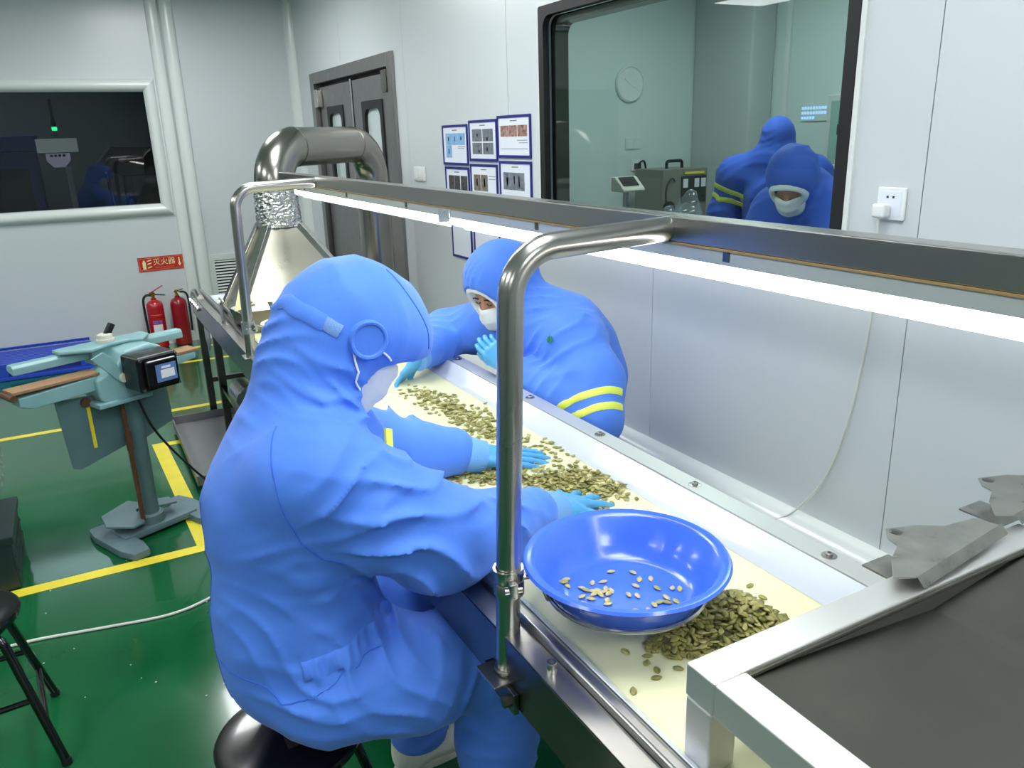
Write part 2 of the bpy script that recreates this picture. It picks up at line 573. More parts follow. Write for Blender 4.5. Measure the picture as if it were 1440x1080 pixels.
# big window to the next room
w2 = thing('window_2', None, None, (XW, 2.4, WIN[2]), kind='structure')
def rrect(a0, a1, b0, b1, r, n=6):
    out = []
    for ca, cb, s in ((a1 - r, b1 - r, 0), (a0 + r, b1 - r, 1), (a0 + r, b0 + r, 2), (a1 - r, b0 + r, 3)):
        for k in range(n + 1):
            t = math.pi / 2 * (s + k / n)
            out.append((ca + r * math.cos(t), cb + r * math.sin(t)))
    return out
def ring_x(o_, i_, x0, x1):
    """closed band between two outlines in the y-z plane"""
    n = len(o_); mb = MB()
    vs = [(x0, *p) for p in o_] + [(x0, *p) for p in i_] + [(x1, *p) for p in o_] + [(x1, *p) for p in i_]
    fs = []
    for k in range(n):
        l = (k + 1) % n
        fs += [(k, l, n + l, n + k), (2 * n + k, 3 * n + k, 3 * n + l, 2 * n + l), (k, 2 * n + k, 2 * n + l, l), (n + k, n + l, 3 * n + l, 3 * n + k)]
    return mb.add(vs, fs)
ga = rrect(WIN[0] - .012, WIN[1] + .012, WIN[2] - .012, WIN[3] + .012, .012)
gb = rrect(WIN[0] + .030, WIN[1] - .030, WIN[2] + .030, WIN[3] - .030, .05)
gc = rrect(WIN[0] - .030, WIN[1] + .030, WIN[2] - .030, WIN[3] + .030, .012)
gd = rrect(WIN[0] + .062, WIN[1] - .062, WIN[2] + .062, WIN[3] - .062, .05)
ring_x(gc, ga, XW - .010, XW + .002).build('window_frame', 'trim', w2, bevel=0.002)
ring_x(ga, gb, XW - .012, XW + .02).build('rubber_gasket', 'black_rubber', w2, bevel=0.002)
ring_x(gb, gd, XW + .030, XW + .10).build('inner_frame', 'steel_dark', w2)
MB().box(XW + .022, XW + .030, WIN[0] + .015, WIN[1] - .015, WIN[2] + .015, WIN[3] - .015).build('pane', 'window_glass', w2, smooth=False)

# steel double swing door
d1 = thing('door_1', None, None, (XW, 6.05, 0), kind='structure')
y0, y1, _, zt = DOOR
MB().box(XW - .02, XW + .1, y0, y0 + .10, 0, zt).build('door_frame', 'door_steel', d1, bevel=.004)
MB().box(XW - .02, XW + .1, y1 - .10, y1, 0, zt).build('door_frame', 'door_steel', d1, bevel=.004)
MB().box(XW - .02, XW + .1, y0 + .101, y1 - .101, zt - .085, zt).build('door_frame', 'door_steel', d1, bevel=.004)
MB().box(XW + .07, XW + .1, y0 + .1, y1 - .1, 0, zt - .085).build('backing', 'black_rubber', d1, smooth=False)
ym = 6.06
for (a, b) in ((y0 + .125, ym - .035), (ym + .035, y1 - .125)):
    va, vb, vc, vd = a + .22, b - .22, 1.22, 1.90
    mb = MB()
    for (p, q, r_, s_) in rects_minus(a, b, 0.02, zt - .115, [(va, vb, vc, vd)]):
        mb.box(XW + .02, XW + .058, p, q, r_, s_)
    leaf = mb.build('door_leaf', 'door_steel', d1, smooth=False)
    oa = rrect(va - .03, vb + .03, vc - .03, vd + .03, .012)
    ob = rrect(va + .025, vb - .025, vc + .025, vd - .025, .07)
    ring_x(oa, ob, XW + .012, XW + .06).build('window_gasket', 'black_rubber', leaf, bevel=.002)
    MB().box(XW + .035, XW + .04, va, vb, vc, vd).build('pane', mat('door_pane', (186, 198, 198), 0.08, coat=0.5), leaf, smooth=False)
MB().box(XW + .015, XW + .06, ym - .016, ym + .016, 0, zt - .1).build('meeting_strip', 'steel_bright', d1, bevel=.003)
MB().box(XW - .03, XW + .02, y0 + .105, y0 + .19, zt - .24, zt - .10).build('hinge', 'steel_dark', d1, bevel=.008)
MB().box(XW - .03, XW + .02, y1 - .20, y1 - .115, zt - .27, zt - .13).build('hinge', 'steel_bright', d1, bevel=.008)
MB().box(XW - .012, XW + .021, y0 + .14, ym - .06, 0.02, 0.62).build('kick_plate', 'door_steel', d1, bevel=.002)
for k in range(7):
    MB().box(XW - .016, XW - .0125, y0 + .2, y0 + .62, .62 - .03 * k - .05, .62 - .03 * k - .035).build('louvre_slat', 'steel_dark', d1)

# ------------------------------------------------------------------ ceiling lights (the room's lamps)
def ceiling_panel(x, y, label, m='led_panel', z=None, sx=.6, sy=.6, grp='ceiling panel lights'):
    z = ZC if z is None else z
    t = thing('ceiling_light', label, 'light', (x, y, z), grp)
    MB().box(x - sx - .02, x + sx + .02, y - sy - .02, y + sy + .02, z - .022, z - .002).build('frame', 'white_plastic', t, smooth=False)
    MB().box(x - sx, x + sx, y - sy, y + sy, z - .026, z - .0225).build('diffuser', m, t, smooth=False)
for x in (-2.2, 0.75):
    for y in (-1.6, 0.9, 3.4, 5.9):
        ceiling_panel(x, y, 'flat square LED panel light set in the white work room ceiling', sx=.3, sy=.6)

# ------------------------------------------------------------------ room behind the big window
NX, NY = 4.9, 5.4
struct(MB().box(XW + .1, NX + .1, -1.0, NY + .1, -.1, 0), 'floor', 'epoxy')
struct(MB().box(XW + .1, NX + .1, -1.0, NY + .1, ZC, ZC + .1), 'ceiling', 'ceiling')
nw = mat('wall_next', (206, 220, 216), 0.35)
struct(MB().box(XW + .1, NX, NY, NY + .1, 0, ZC), 'wall_back', 'wall_next')
struct(MB().box(NX, NX + .1, -1.0, NY + .1, 0, ZC), 'wall_right', 'wall_next')
struct(MB().box(XW + .1, NX, -1.1, -1.0, 0, ZC), 'wall_front', 'wall_next')
struct(MB().box(NX - .25, NX - .001, 4.75, NY - .001, 0, ZC), 'trim_5', mat('pillar', (186, 194, 190), 0.4), bevel=.03)
struct(MB().box(NX - .03, NX - .001, 4.60, 4.64, 0, ZC), 'trim_6', 'trim', bevel=.008)
ceiling_panel(3.3, 1.4, 'LED panel light in the ceiling of the room behind the big window, nearer one', 'led_panel_next', sx=.5, sy=.3, grp='lights of the next room')
ceiling_panel(3.6, 3.9, 'LED panel light in the ceiling of the room behind the big window, farther one', 'led_panel_next', sx=.5, sy=.3, grp='lights of the next room')
# a narrow door with a pane on its far wall
d2 = thing('door_2', None, None, (NX, 3.91, 0), kind='structure')
MB().box(NX - .03, NX - .002, 3.62, 4.20, 0, 1.87).build('door_frame', 'vent_grey', d2, bevel=.004)
MB().box(NX - .04, NX - .031, 3.66, 4.16, 0.01, 1.83).build('door_leaf', mat('door_green', (150, 186, 172), 0.3), d2, bevel=.003)
MB().box(NX - .045, NX - .0405, 3.99, 4.09, 1.60, 1.67).build('pane', 'vent_dark', d2)

# dark room behind the far window
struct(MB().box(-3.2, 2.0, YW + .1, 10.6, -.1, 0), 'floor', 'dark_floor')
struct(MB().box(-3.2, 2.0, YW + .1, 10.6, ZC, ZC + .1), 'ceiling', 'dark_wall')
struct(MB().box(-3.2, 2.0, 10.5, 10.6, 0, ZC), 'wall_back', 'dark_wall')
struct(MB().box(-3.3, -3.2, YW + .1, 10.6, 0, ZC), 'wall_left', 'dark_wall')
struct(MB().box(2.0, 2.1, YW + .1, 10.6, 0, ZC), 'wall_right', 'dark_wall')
ceiling_panel(-.6, 9.2, 'unseen dim fill panel added on the ceiling of the dark room behind the far window', 'fill_panel_dark', sx=.5, sy=.5, grp='added fill light of the dark room')  # weak unseen panel, added so the room behind the pane is lit

# ------------------------------------------------------------------ people: bodies and clothes grown from signed distance fields
def V(*a): return np.array(a, float)
def nrm(v): v = np.array(v, float); return v / np.linalg.norm(v)

GAIN = 1.5
class Field:
    def __init__(s, lo, hi, h):
        s.lo = np.array(lo, float); s.h = h
        n = np.ceil((np.array(hi) - s.lo) / h).astype(int) + 1
        s.ax = [(s.lo[i] + np.arange(n[i]) * h).astype(np.float32) for i in range(3)]
        s.d = np.full(n, 0.25, np.float32)
    def _sl(s, lo, hi):
        sl = []
        for i in range(3):
            a = max(0, int((lo[i] - s.lo[i]) / s.h)); b = min(len(s.ax[i]), int((hi[i] - s.lo[i]) / s.h) + 2)
            if b <= a: return None
            sl.append(slice(a, b))
        return tuple(sl)
    def _pts(s, sl):
        return (s.ax[0][sl[0]][:, None, None], s.ax[1][sl[1]][None, :, None], s.ax[2][sl[2]][None, None, :])
    def _mix(s, sl, n, k, op):
        o = s.d[sl]
        if op == 'sub':
            n = -n
            t = np.clip(0.5 + 0.5 * (n - o) / k, 0, 1)
            s.d[sl] = o * (1 - t) + n * t + k * t * (1 - t)
        elif op == 'and':
            t = np.clip(0.5 + 0.5 * (n - o) / k, 0, 1)
            s.d[sl] = o * (1 - t) + n * t + k * t * (1 - t)
        else:
            t = np.clip(0.5 + 0.5 * (o - n) / k, 0, 1)
            s.d[sl] = o * (1 - t) + n * t - k * t * (1 - t)
    def cone(s, a, b, ra, rb, k=0.03, op='add', flat=None):
        """tapered limb; flat=(dir, factor) squashes it along dir"""
        a, b = np.array(a, float), np.array(b, float)
        m = max(ra, rb) + 0.10
        sl = s._sl(np.minimum(a, b) - m, np.maximum(a, b) + m)
        if sl is None: return s
        X, Y, Z = s._pts(sl)
        ba = b - a
        px, py, pz = X - a[0], Y - a[1], Z - a[2]
        t = np.clip((px * ba[0] + py * ba[1] + pz * ba[2]) / max(1e-9, ba @ ba), 0, 1)
        px = px - t * ba[0]; py = py - t * ba[1]; pz = pz - t * ba[2]
        q = px * px + py * py + pz * pz
        if flat is not None:
            n = nrm(flat[0]); e = px * n[0] + py * n[1] + pz * n[2]
            q = q + e * e * (flat[1] ** 2 - 1)
        d = np.sqrt(q) - (ra + (rb - ra) * t)
        s._mix(sl, d.astype(np.float32), k, op)
        return s
    def chain(s, pts, rs, k=0.03, flat=None):
        for i in range(len(pts) - 1):
            s.cone(pts[i], pts[i + 1], rs[i], rs[i + 1], k, flat=flat)
        return s
    def ell(s, c, r, axes=None, k=0.03, op='add'):
        c = np.array(c, float); r = np.array(r, float)
        m = r.max() + 0.10
        sl = s._sl(c - m, c + m)
        if sl is None: return s
        X, Y, Z = s._pts(sl)
        px, py, pz = X - c[0], Y - c[1], Z - c[2]
        A = np.eye(3) if axes is None else np.array(axes, float)
        u = [px * A[i][0] + py * A[i][1] + pz * A[i][2] for i in range(3)]
        k0 = np.sqrt(sum((u[i] / r[i]) ** 2 for i in range(3))) + 1e-6
        k1 = np.sqrt(sum((u[i] / r[i] ** 2) ** 2 for i in range(3))) + 1e-6
        s._mix(sl, (k0 * (k0 - 1) / k1).astype(np.float32), k, op)
        return s
    def half(s, p, n, k=0.01):
        """keep what lies behind the plane"""
        n = nrm(n); X, Y, Z = s._pts((slice(None),) * 3)
        d = (X - p[0]) * n[0] + (Y - p[1]) * n[1] + (Z - p[2]) * n[2]
        s._mix((slice(None),) * 3, d.astype(np.float32), k, 'and')
        return s
    def fold(s, c, R, direc, lam, amp, warp=0.02, seed=0.0, sharp=2.0):
        """cloth folds: ridges across direc within R of c"""
        c = np.array(c, float); n = nrm(direc)
        sl = s._sl(c - 2.0 * R, c + 2.0 * R)
        if sl is None: return s
        X, Y, Z = s._pts(sl)
        g = np.exp(-((X - c[0]) ** 2 + (Y - c[1]) ** 2 + (Z - c[2]) ** 2) / (R * R))
        wv = np.sin(19 * Y + 11 * Z + seed) + np.sin(17 * Z - 13 * X + 2.1 * seed) + 0.6 * np.sin(31 * X + 23 * Y - seed)
        ph = ((X - c[0]) * n[0] + (Y - c[1]) * n[1] + (Z - c[2]) * n[2] + warp * wv) / lam * math.pi + seed
        rdg = (1 - np.abs(np.sin(ph))) ** sharp * 1.0
        amp = amp * GAIN
        mod = np.clip(0.55 + 0.6 * np.sin(13 * X - 17 * Y + 15 * Z + 3 * seed) + 0.35 * np.sin(27 * X + 21 * Y - 25 * Z + seed), 0, 1.2)
        s.d[sl] -= (amp * (rdg - 0.22) * g * mod).astype(np.float32)
        return s
    def wobble(s, amp, f=14.0, seed=0.0):
        X, Y, Z = s._pts((slice(None),) * 3)
        s.d -= (amp * (np.sin(f * X + 1.3 * np.sin(f * .6 * Z + seed)) * np.sin(f * .8 * Y + seed) + 0.7 * np.sin(f * 1.1 * Z + 1.7 * np.sin(f * .5 * Y + seed)))).astype(np.float32)
        return s
    def mesh(s):
        d = s.d
        d[0] = d[-1] = 0.1; d[:, 0] = d[:, -1] = 0.1; d[:, :, 0] = d[:, :, -1] = 0.1
        ins = d < 0
        nx, ny, nz = d.shape
        cnt = np.zeros((nx - 1, ny - 1, nz - 1), np.int16)
        pos = np.zeros((nx - 1, ny - 1, nz - 1, 3), np.float32)
        S = lambda o: tuple(slice(o[i], d.shape[i] - 1 + o[i]) for i in range(3))
        corners = [(i, j, k) for i in (0, 1) for j in (0, 1) for k in (0, 1)]
        for a in corners:
            for ax in range(3):
                if a[ax]: continue
                b = list(a); b[ax] = 1
                da, db = d[S(a)], d[S(b)]
                cr = ins[S(a)] != ins[S(b)]
                if not cr.any(): continue
                t = da[cr] / (da[cr] - db[cr])
                p = np.tile(np.array(a, np.float32), (t.size, 1)); p[:, ax] = t
                pos[cr] += p; cnt[cr] += 1
        act = cnt > 0
        idx = np.full(cnt.shape, -1, np.int64)
        idx[act] = np.arange(act.sum())
        cells = np.argwhere(act)
        vs = (cells + pos[act] / cnt[act][:, None]) * s.h + s.lo
        fs = []
        for ax in range(3):
            u, v = (ax + 1) % 3, (ax + 2) % 3
            sa = [slice(None)] * 3; sb = [slice(None)] * 3
            sa[ax] = slice(0, -1); sb[ax] = slice(1, None)
            A, B = ins[tuple(sa)], ins[tuple(sb)]
            for flip, msk in ((False, A & ~B), (True, B & ~A)):
                e = np.argwhere(msk)
                e = e[(e[:, u] > 0) & (e[:, v] > 0) & (e[:, u] < d.shape[u] - 1) & (e[:, v] < d.shape[v] - 1)]
                if not len(e): continue
                q = []
                for du, dv in ((-1, -1), (0, -1), (0, 0), (-1, 0)):
                    f = e.copy(); f[:, u] += du; f[:, v] += dv
                    q.append(idx[f[:, 0], f[:, 1], f[:, 2]])
                q = np.stack(q, 1)
                fs.append(q[:, ::-1] if flip else q)
        return vs, np.concatenate(fs)
    def build(s, name, m, parent, relax=1):
        vs, fs = s.mesh()
        if relax:
            for _ in range(relax):
                acc = np.zeros_like(vs); c = np.zeros(len(vs))
                for a, b in ((0, 1), (1, 2), (2, 3), (3, 0)):
                    np.add.at(acc, fs[:, a], vs[fs[:, b]]); np.add.at(acc, fs[:, b], vs[fs[:, a]])
                    np.add.at(c, fs[:, a], 1); np.add.at(c, fs[:, b], 1)
                vs = 0.5 * vs + 0.5 * acc / c[:, None]
        off = np.array(OFF.get(parent, Vector((0, 0, 0))))
        me = bpy.data.meshes.new(name)
        nv, nf = len(vs), len(fs)
        me.vertices.add(nv); me.loops.add(nf * 4); me.polygons.add(nf)
        me.vertices.foreach_set('co', (vs - off).astype(np.float32).ravel())
        me.loops.foreach_set('vertex_index', fs.astype(np.int32).ravel())
        me.polygons.foreach_set('loop_start', np.arange(0, nf * 4, 4, dtype=np.int32))
        me.update(calc_edges=True); me.validate()
        me.shade_smooth()
        me.materials.append(MATS[m] if isinstance(m, str) else m)
        o = put(bpy.data.objects.new(name, me), parent)
        OFF[o] = Vector(off)
        return o

def bvh(o):
    off = OFF[o]
    return BVHTree.FromPolygons([v.co + off for v in o.data.vertices], [tuple(p.vertices) for p in o.data.polygons])

def snap(tree, pts, lift=0.0):
    out = []
    for p in pts:
        c, n, i, d = tree.find_nearest(Vector(p))
        out.append(c + n * lift)
    return out

def strip_on(tree, path, width, lift, thick, name, m, parent, across=None):
    """band of cloth laid on a surface along a path"""
    lf = lift if callable(lift) else (lambda k: lift)
    P = [snap(tree, [q], lf(k))[0] for k, q in enumerate(path)]
    vs, fs = [], []
    for i, p in enumerate(P):
        t = (P[min(i + 1, len(P) - 1)] - P[max(i - 1, 0)]).normalized()
        c, n, _, _ = tree.find_nearest(p)
        sd = t.cross(n).normalized()
        row = []
        for w_ in (-1, -.5, 0, .5, 1):
            q = snap(tree, [p + sd * width / 2 * w_], lf(i) * (1 if abs(w_) < 1 else .5))[0]
            row.append(q)
        vs += row + [q - n * thick for q in row]
    for i in range(len(P) - 1):
        a, b = i * 10, (i + 1) * 10
        for k in range(4):
            fs += [(a + k, a + k + 1, b + k + 1, b + k), (a + 5 + k, b + 5 + k, b + 6 + k, a + 6 + k)]
        fs += [(a, b, b + 5, a + 5), (a + 4, a + 9, b + 9, b + 4)]
    fs += [(0, 5, 6, 1), (1, 6, 7, 2), (2, 7, 8, 3), (3, 8, 9, 4)]
    e = (len(P) - 1) * 10
    fs += [(e + k, e + k + 1, e + 6 + k, e + 5 + k) for k in range(4)]
    return MB().add(vs, fs).build(name, m, parent)

def hand(parent, wrist, d, back, side, curls, spread, thumb_in=0.3, name='glove', scale=1.0, m='glove', cuff_from=None, thumb_curl=0.3):
    """gloved hand with palm, four fingers and a thumb; back = direction of the back of the hand, side = +1 when the thumb lies towards d x back"""
    w_ = np.array(wrist, float); d = nrm(d); b = np.array(back, float); b = nrm(b - d * (b @ d))
    t = np.cross(d, b) * side                              # towards the thumb
    S = scale
    F_ = Field(w_ + d * .08 * S - .16 * S, w_ + d * .08 * S + .16 * S, 0.0027)
    kn = []
    lens = [(.042, .026, .022), (.046, .029, .023), (.042, .027, .022), (.033, .021, .019)]
    offs = [.030, .010, -.010, -.029]
    if cuff_from is not None:
        F_.cone(cuff_from, w_ + d * .01, .034 * S, .030 * S, .02)
    F_.cone(w_ - d * .01, w_ + d * .03 * S, .028 * S, .030 * S, .02, flat=(b, 1.3))
    for i in range(4):
        base = w_ + (d * (.088 - .004 * abs(i - 1)) + t * offs[i]) * S
        F_.cone(w_ + (d * .022 + t * offs[i] * .55) * S, base, .0165 * S, .0135 * S, .012, flat=(b, 1.15))
        kn.append(base)
    for i in range(4):
        a = spread * (1.5 - i) / 1.5
        fd = nrm(d * math.cos(a) + t * math.sin(a))
        p = kn[i]; ang = 0.0; r = .0098 if i < 3 else .0085
        for j, L in enumerate(lens[i]):
            ang += curls[i] * (0.55 if j == 0 else 1.0)
            q = p + (fd * math.cos(ang) - b * math.sin(ang)) * L * S
            F_.cone(p, q, r * S, (r - .0009) * S, .004)
            p = q; r -= .0009
    p = w_ + (d * .022 + t * .024) * S
    td = nrm(d * .72 + t * .70 * (1 - thumb_in) - b * .18)
    q = p + td * .046 * S
    F_.cone(p, q, .0175 * S, .0125 * S, .014)
    td2 = nrm(d * .9 + t * .25 * (1 - thumb_in) - b * thumb_curl)
    q2 = q + td2 * .034 * S
    F_.cone(q, q2, .0118 * S, .0105 * S, .005)
    F_.cone(q2, q2 + td2 * .024 * S, .0105 * S, .0085 * S, .005)
    return F_.build(name, m, parent, relax=1)

def head_skin(F_, hc, f, u, r):
    """head with brow, nose, cheeks, chin and ears, from its centre (between the ears)"""
    f, u, r = nrm(f), nrm(u), nrm(r)
    F_.ell(hc + u * .035 - f * .012, (.092, .075, .098), (f, r, u), .02)
    F_.ell(hc + f * .022 - u * .030, (.068, .062, .085), (f, r, u), .03)
    F_.cone(hc + f * .060 - u * .090, hc + f * .068 - u * .098, .026, .022, .03)
    F_.cone(hc + f * .088 + u * .012, hc + f * .108 - u * .028, .010, .016, .012)
    for s_ in (-1, 1):
        F_.ell(hc + f * .072 - u * .025 + r * s_ * .038, (.022, .026, .024), (f, r, u), .02)
        F_.cone(hc + f * .086 + u * .024 + r * s_ * .012, hc + f * .076 + u * .026 + r * s_ * .05, .010, .008, .014)
        F_.ell(hc + f * .088 + u * .006 + r * s_ * .032, (.014, .019, .010), (f, r, u), .010, op='sub')
        F_.ell(hc + f * .078 + u * .006 + r * s_ * .032, (.013, .014, .012), (f, r, u), .006)
        F_.ell(hc - f * .005 + r * s_ * .078, (.018, .010, .032), (f, r, u), .008)
    F_.cone(hc + f * .088 - u * .062 - r * .016, hc + f * .088 - u * .062 + r * .016, .010, .010, .01)

def face_mask(parent, hc, f, u, r, name='face_mask', w_=.082, top=.000, bot=-.125, out=.118, m='mask', edge=.72):
    """pleated mask over nose and chin"""
    f, u, r = nrm(f), nrm(u), nrm(r)
    vs, fs = [], []
    nu, nv = 17, 11
    for side in (0, 1):
        for j in range(nv):
            v = j / (nv - 1)
            for i in range(nu):
                a = (i / (nu - 1) - .5) * 2
                z = top + (bot - top) * v
                bulge = math.sin(math.pi * min(1, v * .9 + .08)) ** .6
                fwd = out * (0.70 + .30 * bulge) * (1 - abs(a) ** 2.4 * edge) + .004 * math.sin(v * 18) * (1 - abs(a))
                nose = .016 * math.exp(-(a / .22) ** 2) * (1 - v)
                p = hc + u * (z * (1 - .25 * abs(a) ** 2)) + r * (w_ * math.sin(a * 1.35) / math.sin(1.35)) + f * (fwd + nose - side * .003)
                vs.append(tuple(p))
    n1 = nu * nv
    for j in range(nv - 1):
        for i in range(nu - 1):
            a = j * nu + i
            fs += [(a, a + 1, a + nu + 1, a + nu), (n1 + a, n1 + a + nu, n1 + a + nu + 1, n1 + a + 1)]
    for i in range(nu - 1):
        e = (nv - 1) * nu + i
        fs += [(i, n1 + i, n1 + i + 1, i + 1), (e, e + 1, n1 + e + 1, n1 + e)]
    for j in range(nv - 1):
        a, b = j * nu, (j + 1) * nu
        fs += [(a, b, n1 + b, n1 + a), (a + nu - 1, n1 + a + nu - 1, n1 + b + nu - 1, b + nu - 1)]
    return MB().add(vs, fs).build(name, m, parent, angle=60)

def shoe(parent, heel, d, name='shoe'):
    h = np.array(heel, float); d = nrm((d[0], d[1], 0)); s_ = np.cross(d, V(0, 0, 1))
    F_ = Field(h - .14 + V(0, 0, .06), h + d * .26 + .14, 0.005)
    F_.cone(h + V(0, 0, .05), h + d * .10 + V(0, 0, .055), .042, .046, .03)
    F_.cone(h + d * .10 + V(0, 0, .05), h + d * .225 + V(0, 0, .034), .046, .040, .03, flat=((0, 0, 1), 1.25))
    F_.cone(h + V(0, 0, .05), h - d * .005 + V(0, 0, .095), .040, .042, .03)
    F_.half(h + V(0, 0, .018), (0, 0, -1), .006)
    o = F_.build(name, 'shoe', parent)
    pr = []
    for k in range(24):
        a = 2 * math.pi * k / 24
        ca, sa = math.cos(a), math.sin(a)
        p = h + d * (.105 + .155 * ca) + s_ * (.047 + .006 * ca) * sa * (1 if abs(ca) < .9 else 1)
        pr.append((p[0], p[1], h[2] + .001))
    MB().prism(pr, (0, 0, .022)).build('sole', 'sole', o, bevel=.004)
    return o

# ---------------------------------------------------------------- the seated worker on the near side of the belt
p1 = thing('person', 'person in blue hooded coverall seated on black stool, back to the camera, hands sorting seeds', 'person', (0.24, 1.50, 0))
f1, u1, r1 = nrm((.68, .02, -.73)), None, None
r1 = nrm(np.cross(f1, V(0, 0, 1))); u1 = np.cross(r1, f1)
hc1 = V(.475, 1.60, 1.275)
J = dict(pel=V(.285, 1.53, .605), wai=V(.285, 1.54, .76), che=V(.31, 1.565, .95), upp=V(.355, 1.585, 1.07), nec=V(.395, 1.595, 1.155),
         rs=V(.335, 1.425, 1.065), re=V(.555, 1.365, .895), rw=V(.815, 1.450, .842), ls=V(.385, 1.755, 1.05), le=V(.575, 1.93, .905), lw=V(.805, 1.875, .852),
         rh=V(.28, 1.43, .57), rk=V(.70, 1.41, .545), ra=V(.66, 1.36, .10), lh=V(.28, 1.62, .57), lk=V(.70, 1.70, .545), la=V(.60, 1.74, .10))
B = Field((.0, 1.15, .0), (1.0, 2.12, 1.5), .009)
B.cone(J['pel'], J['wai'], .125, .12, .05).cone(J['wai'], J['che'], .12, .14, .05).cone(J['che'], J['upp'], .14, .11, .05).cone(J['upp'], J['nec'], .08, .055, .04).cone(J['nec'], hc1 - u1 * .03, .055, .055, .03)
for a, b_, c in (('rs', 're', 'rw'), ('ls', 'le', 'lw')):
    B.chain([J['upp'], J[a], J[b_], J[c]], [.07, .06, .045, .032], .03)
for a, b_, c in (('rh', 'rk', 'ra'), ('lh', 'lk', 'la')):
    B.chain([J['pel'], J[a], J[b_], J[c]], [.10, .085, .06, .042], .03)
head_skin(B, hc1, f1, u1, r1)
B.build('body', 'skin', p1)
C = Field((-.02, 1.12, .05), (1.0, 2.16, 1.56), .0068)
yv = (0, 1, 0)
C.cone(J['pel'] + V(-.005, 0, .0), J['pel'] + V(.0, 0, .06), .145, .150, .05, flat=((1, 0, 0), .98))
C.cone(J['pel'] + V(-.01, 0, .05), J['wai'] + V(-.005, 0, .02), .150, .150, .06)
C.cone(J['wai'], J['che'], .155, .165, .06).cone(J['che'], J['upp'], .165, .135, .06)
C.ell(J['che'] + V(.0, .0, .0), (.155, .215, .20), None, .06)
C.cone(J['rs'] + V(-.03, .02, .0), J['ls'] + V(-.03, 0, .0), .100, .100, .06)
C.cone(J['upp'] + V(-.01, 0, 0), hc1 - f1 * .055 - u1 * .04, .115, .105, .06)
for a, b_, c, rr in (('rs', 're', 'rw', (.112, .104, .062)), ('ls', 'le', 'lw', (.100, .098, .066))):
    mid = (J[a] + J[b_]) / 2 - V(0, 0, .015)
    md2 = (J[b_] + J[c]) / 2 - V(0, 0, .012)
    C.chain([J[a], mid, J[b_], md2, J[c]], [rr[0], .108, rr[1], .086, rr[2]], .045)
for a, b_, c in (('rh', 'rk', 'ra'), ('lh', 'lk', 'la')):
    C.chain([J[a] + V(.03, 0, .015), (J[a] + J[b_]) / 2, J[b_]], [.122, .118, .098], .045)
    C.chain([J[b_], (J[b_] + J[c]) / 2 + V(-.01, 0, 0), J[c]], [.098, .088, .075], .045)
# hood
C.ell(hc1 + u1 * .028 - f1 * .020, (.150, .128, .140), (f1, r1, u1), .05)
C.ell(hc1 + u1 * .060 + f1 * .050, (.100, .112, .085), (f1, r1, u1), .05)
C.cone(hc1 - u1 * .09 + f1 * .0, J['upp'] + V(.03, 0, .05), .105, .115, .06)
C.cone(hc1 - u1 * .11 - f1 * .04, J['che'] + V(.09, .01, .08), .085, .11, .05)
# folds
C.fold(J['re'] + V(-.06, -.05, .03), .17, (.30, .0, .95), .072, .020, .018, 1.0)
C.fold(J['re'] + V(.15, .0, .02), .11, (.45, .2, .85), .065, .010, .02, 2.2)
C.fold(J['rw'] + V(-.06, 0, .0), .06, (.95, .2, .1), .035, .005, .01, 2.9)
C.fold(J['rs'] + V(.03, -.05, -.07), .12, (.55, .2, -.8), .055, .013, .014, 3.1)
C.fold(J['le'] + V(.06, .0, .02), .14, (.85, -.2, .45), .062, .018, .016, 4.0)
C.fold(J['ls'] + V(.08, .03, .0), .10, (.7, .4, -.5), .05, .012, .012, 5.0)
C.fold(J['wai'] + V(.06, -.13, -.03), .15, (.55, -.2, .85), .060, .016, .02, 6.1)
C.fold(J['pel'] + V(.12, -.08, .02), .16, (.80, .0, .62), .058, .016, .018, 7.3)
C.fold(J['pel'] + V(.0, -.12, .02), .13, (.35, .2, .93), .075, .008, .02, 8.4)
C.fold(J['rk'] + V(-.10, .0, .02), .14, (.95, .1, -.3), .070, .012, .02, 9.2)
C.fold(J['rk'] + V(.0, .0, -.14), .12, (.35, .1, .9), .05, .014, .016, 10.1)
C.fold(J['rk'] + V(.0, -.05, -.28), .12, (-.3, .2, .9), .055, .012, .018, 10.8)
C.fold(J['lk'] + V(-.08, .0, -.3), .14, (-.3, .2, .9), .055, .012, .018, 10.4)
C.fold(J['upp'] + V(.03, -.05, .07), .11, (.35, .15, .93), .048, .017, .012, 11.3)
C.fold(hc1 - f1 * .09 - u1 * .08, .09, (.55, .4, .65), .05, .010, .02, 12.0)
C.fold(hc1 + u1 * .10 - f1 * .03 - V(0, .04, 0), .12, (.8, .3, -.4), .075, .009, .02, 13.0)
C.fold(hc1 - u1 * .08 + f1 * .02 - V(0, .1, 0), .08, (.8, .0, .5), .045, .011, .01, 14.0)
C.fold(J['che'] + V(-.12, -.10, -.05), .20, (.25, .5, .6), .12, .006, .03, 15.0)
C.wobble(.0022, 17, 1.0)
# opening of the hood in front of the face
C.ell(hc1 + f1 * .245 - u1 * .050, (.235, .22, .140), (f1, r1, u1), .012, op='sub')
# elastic waist gathered on the near side
for wx in (.29, .35, .41, .46):
    C.fold(V(wx, 1.39, .703), .034, (.95, -.1, .1), .024, .0055, .002, 1.5, 1.2)
    C.fold(V(wx, 1.39, .735), .030, (.0, -.1, 1), .05, .005, .002, .8, 1.2)
C.half(V(0, 0, .09), (0, 0, -1), .01)
suit1 = C.build('coverall', 'coverall', p1)
T1 = bvh(suit1)
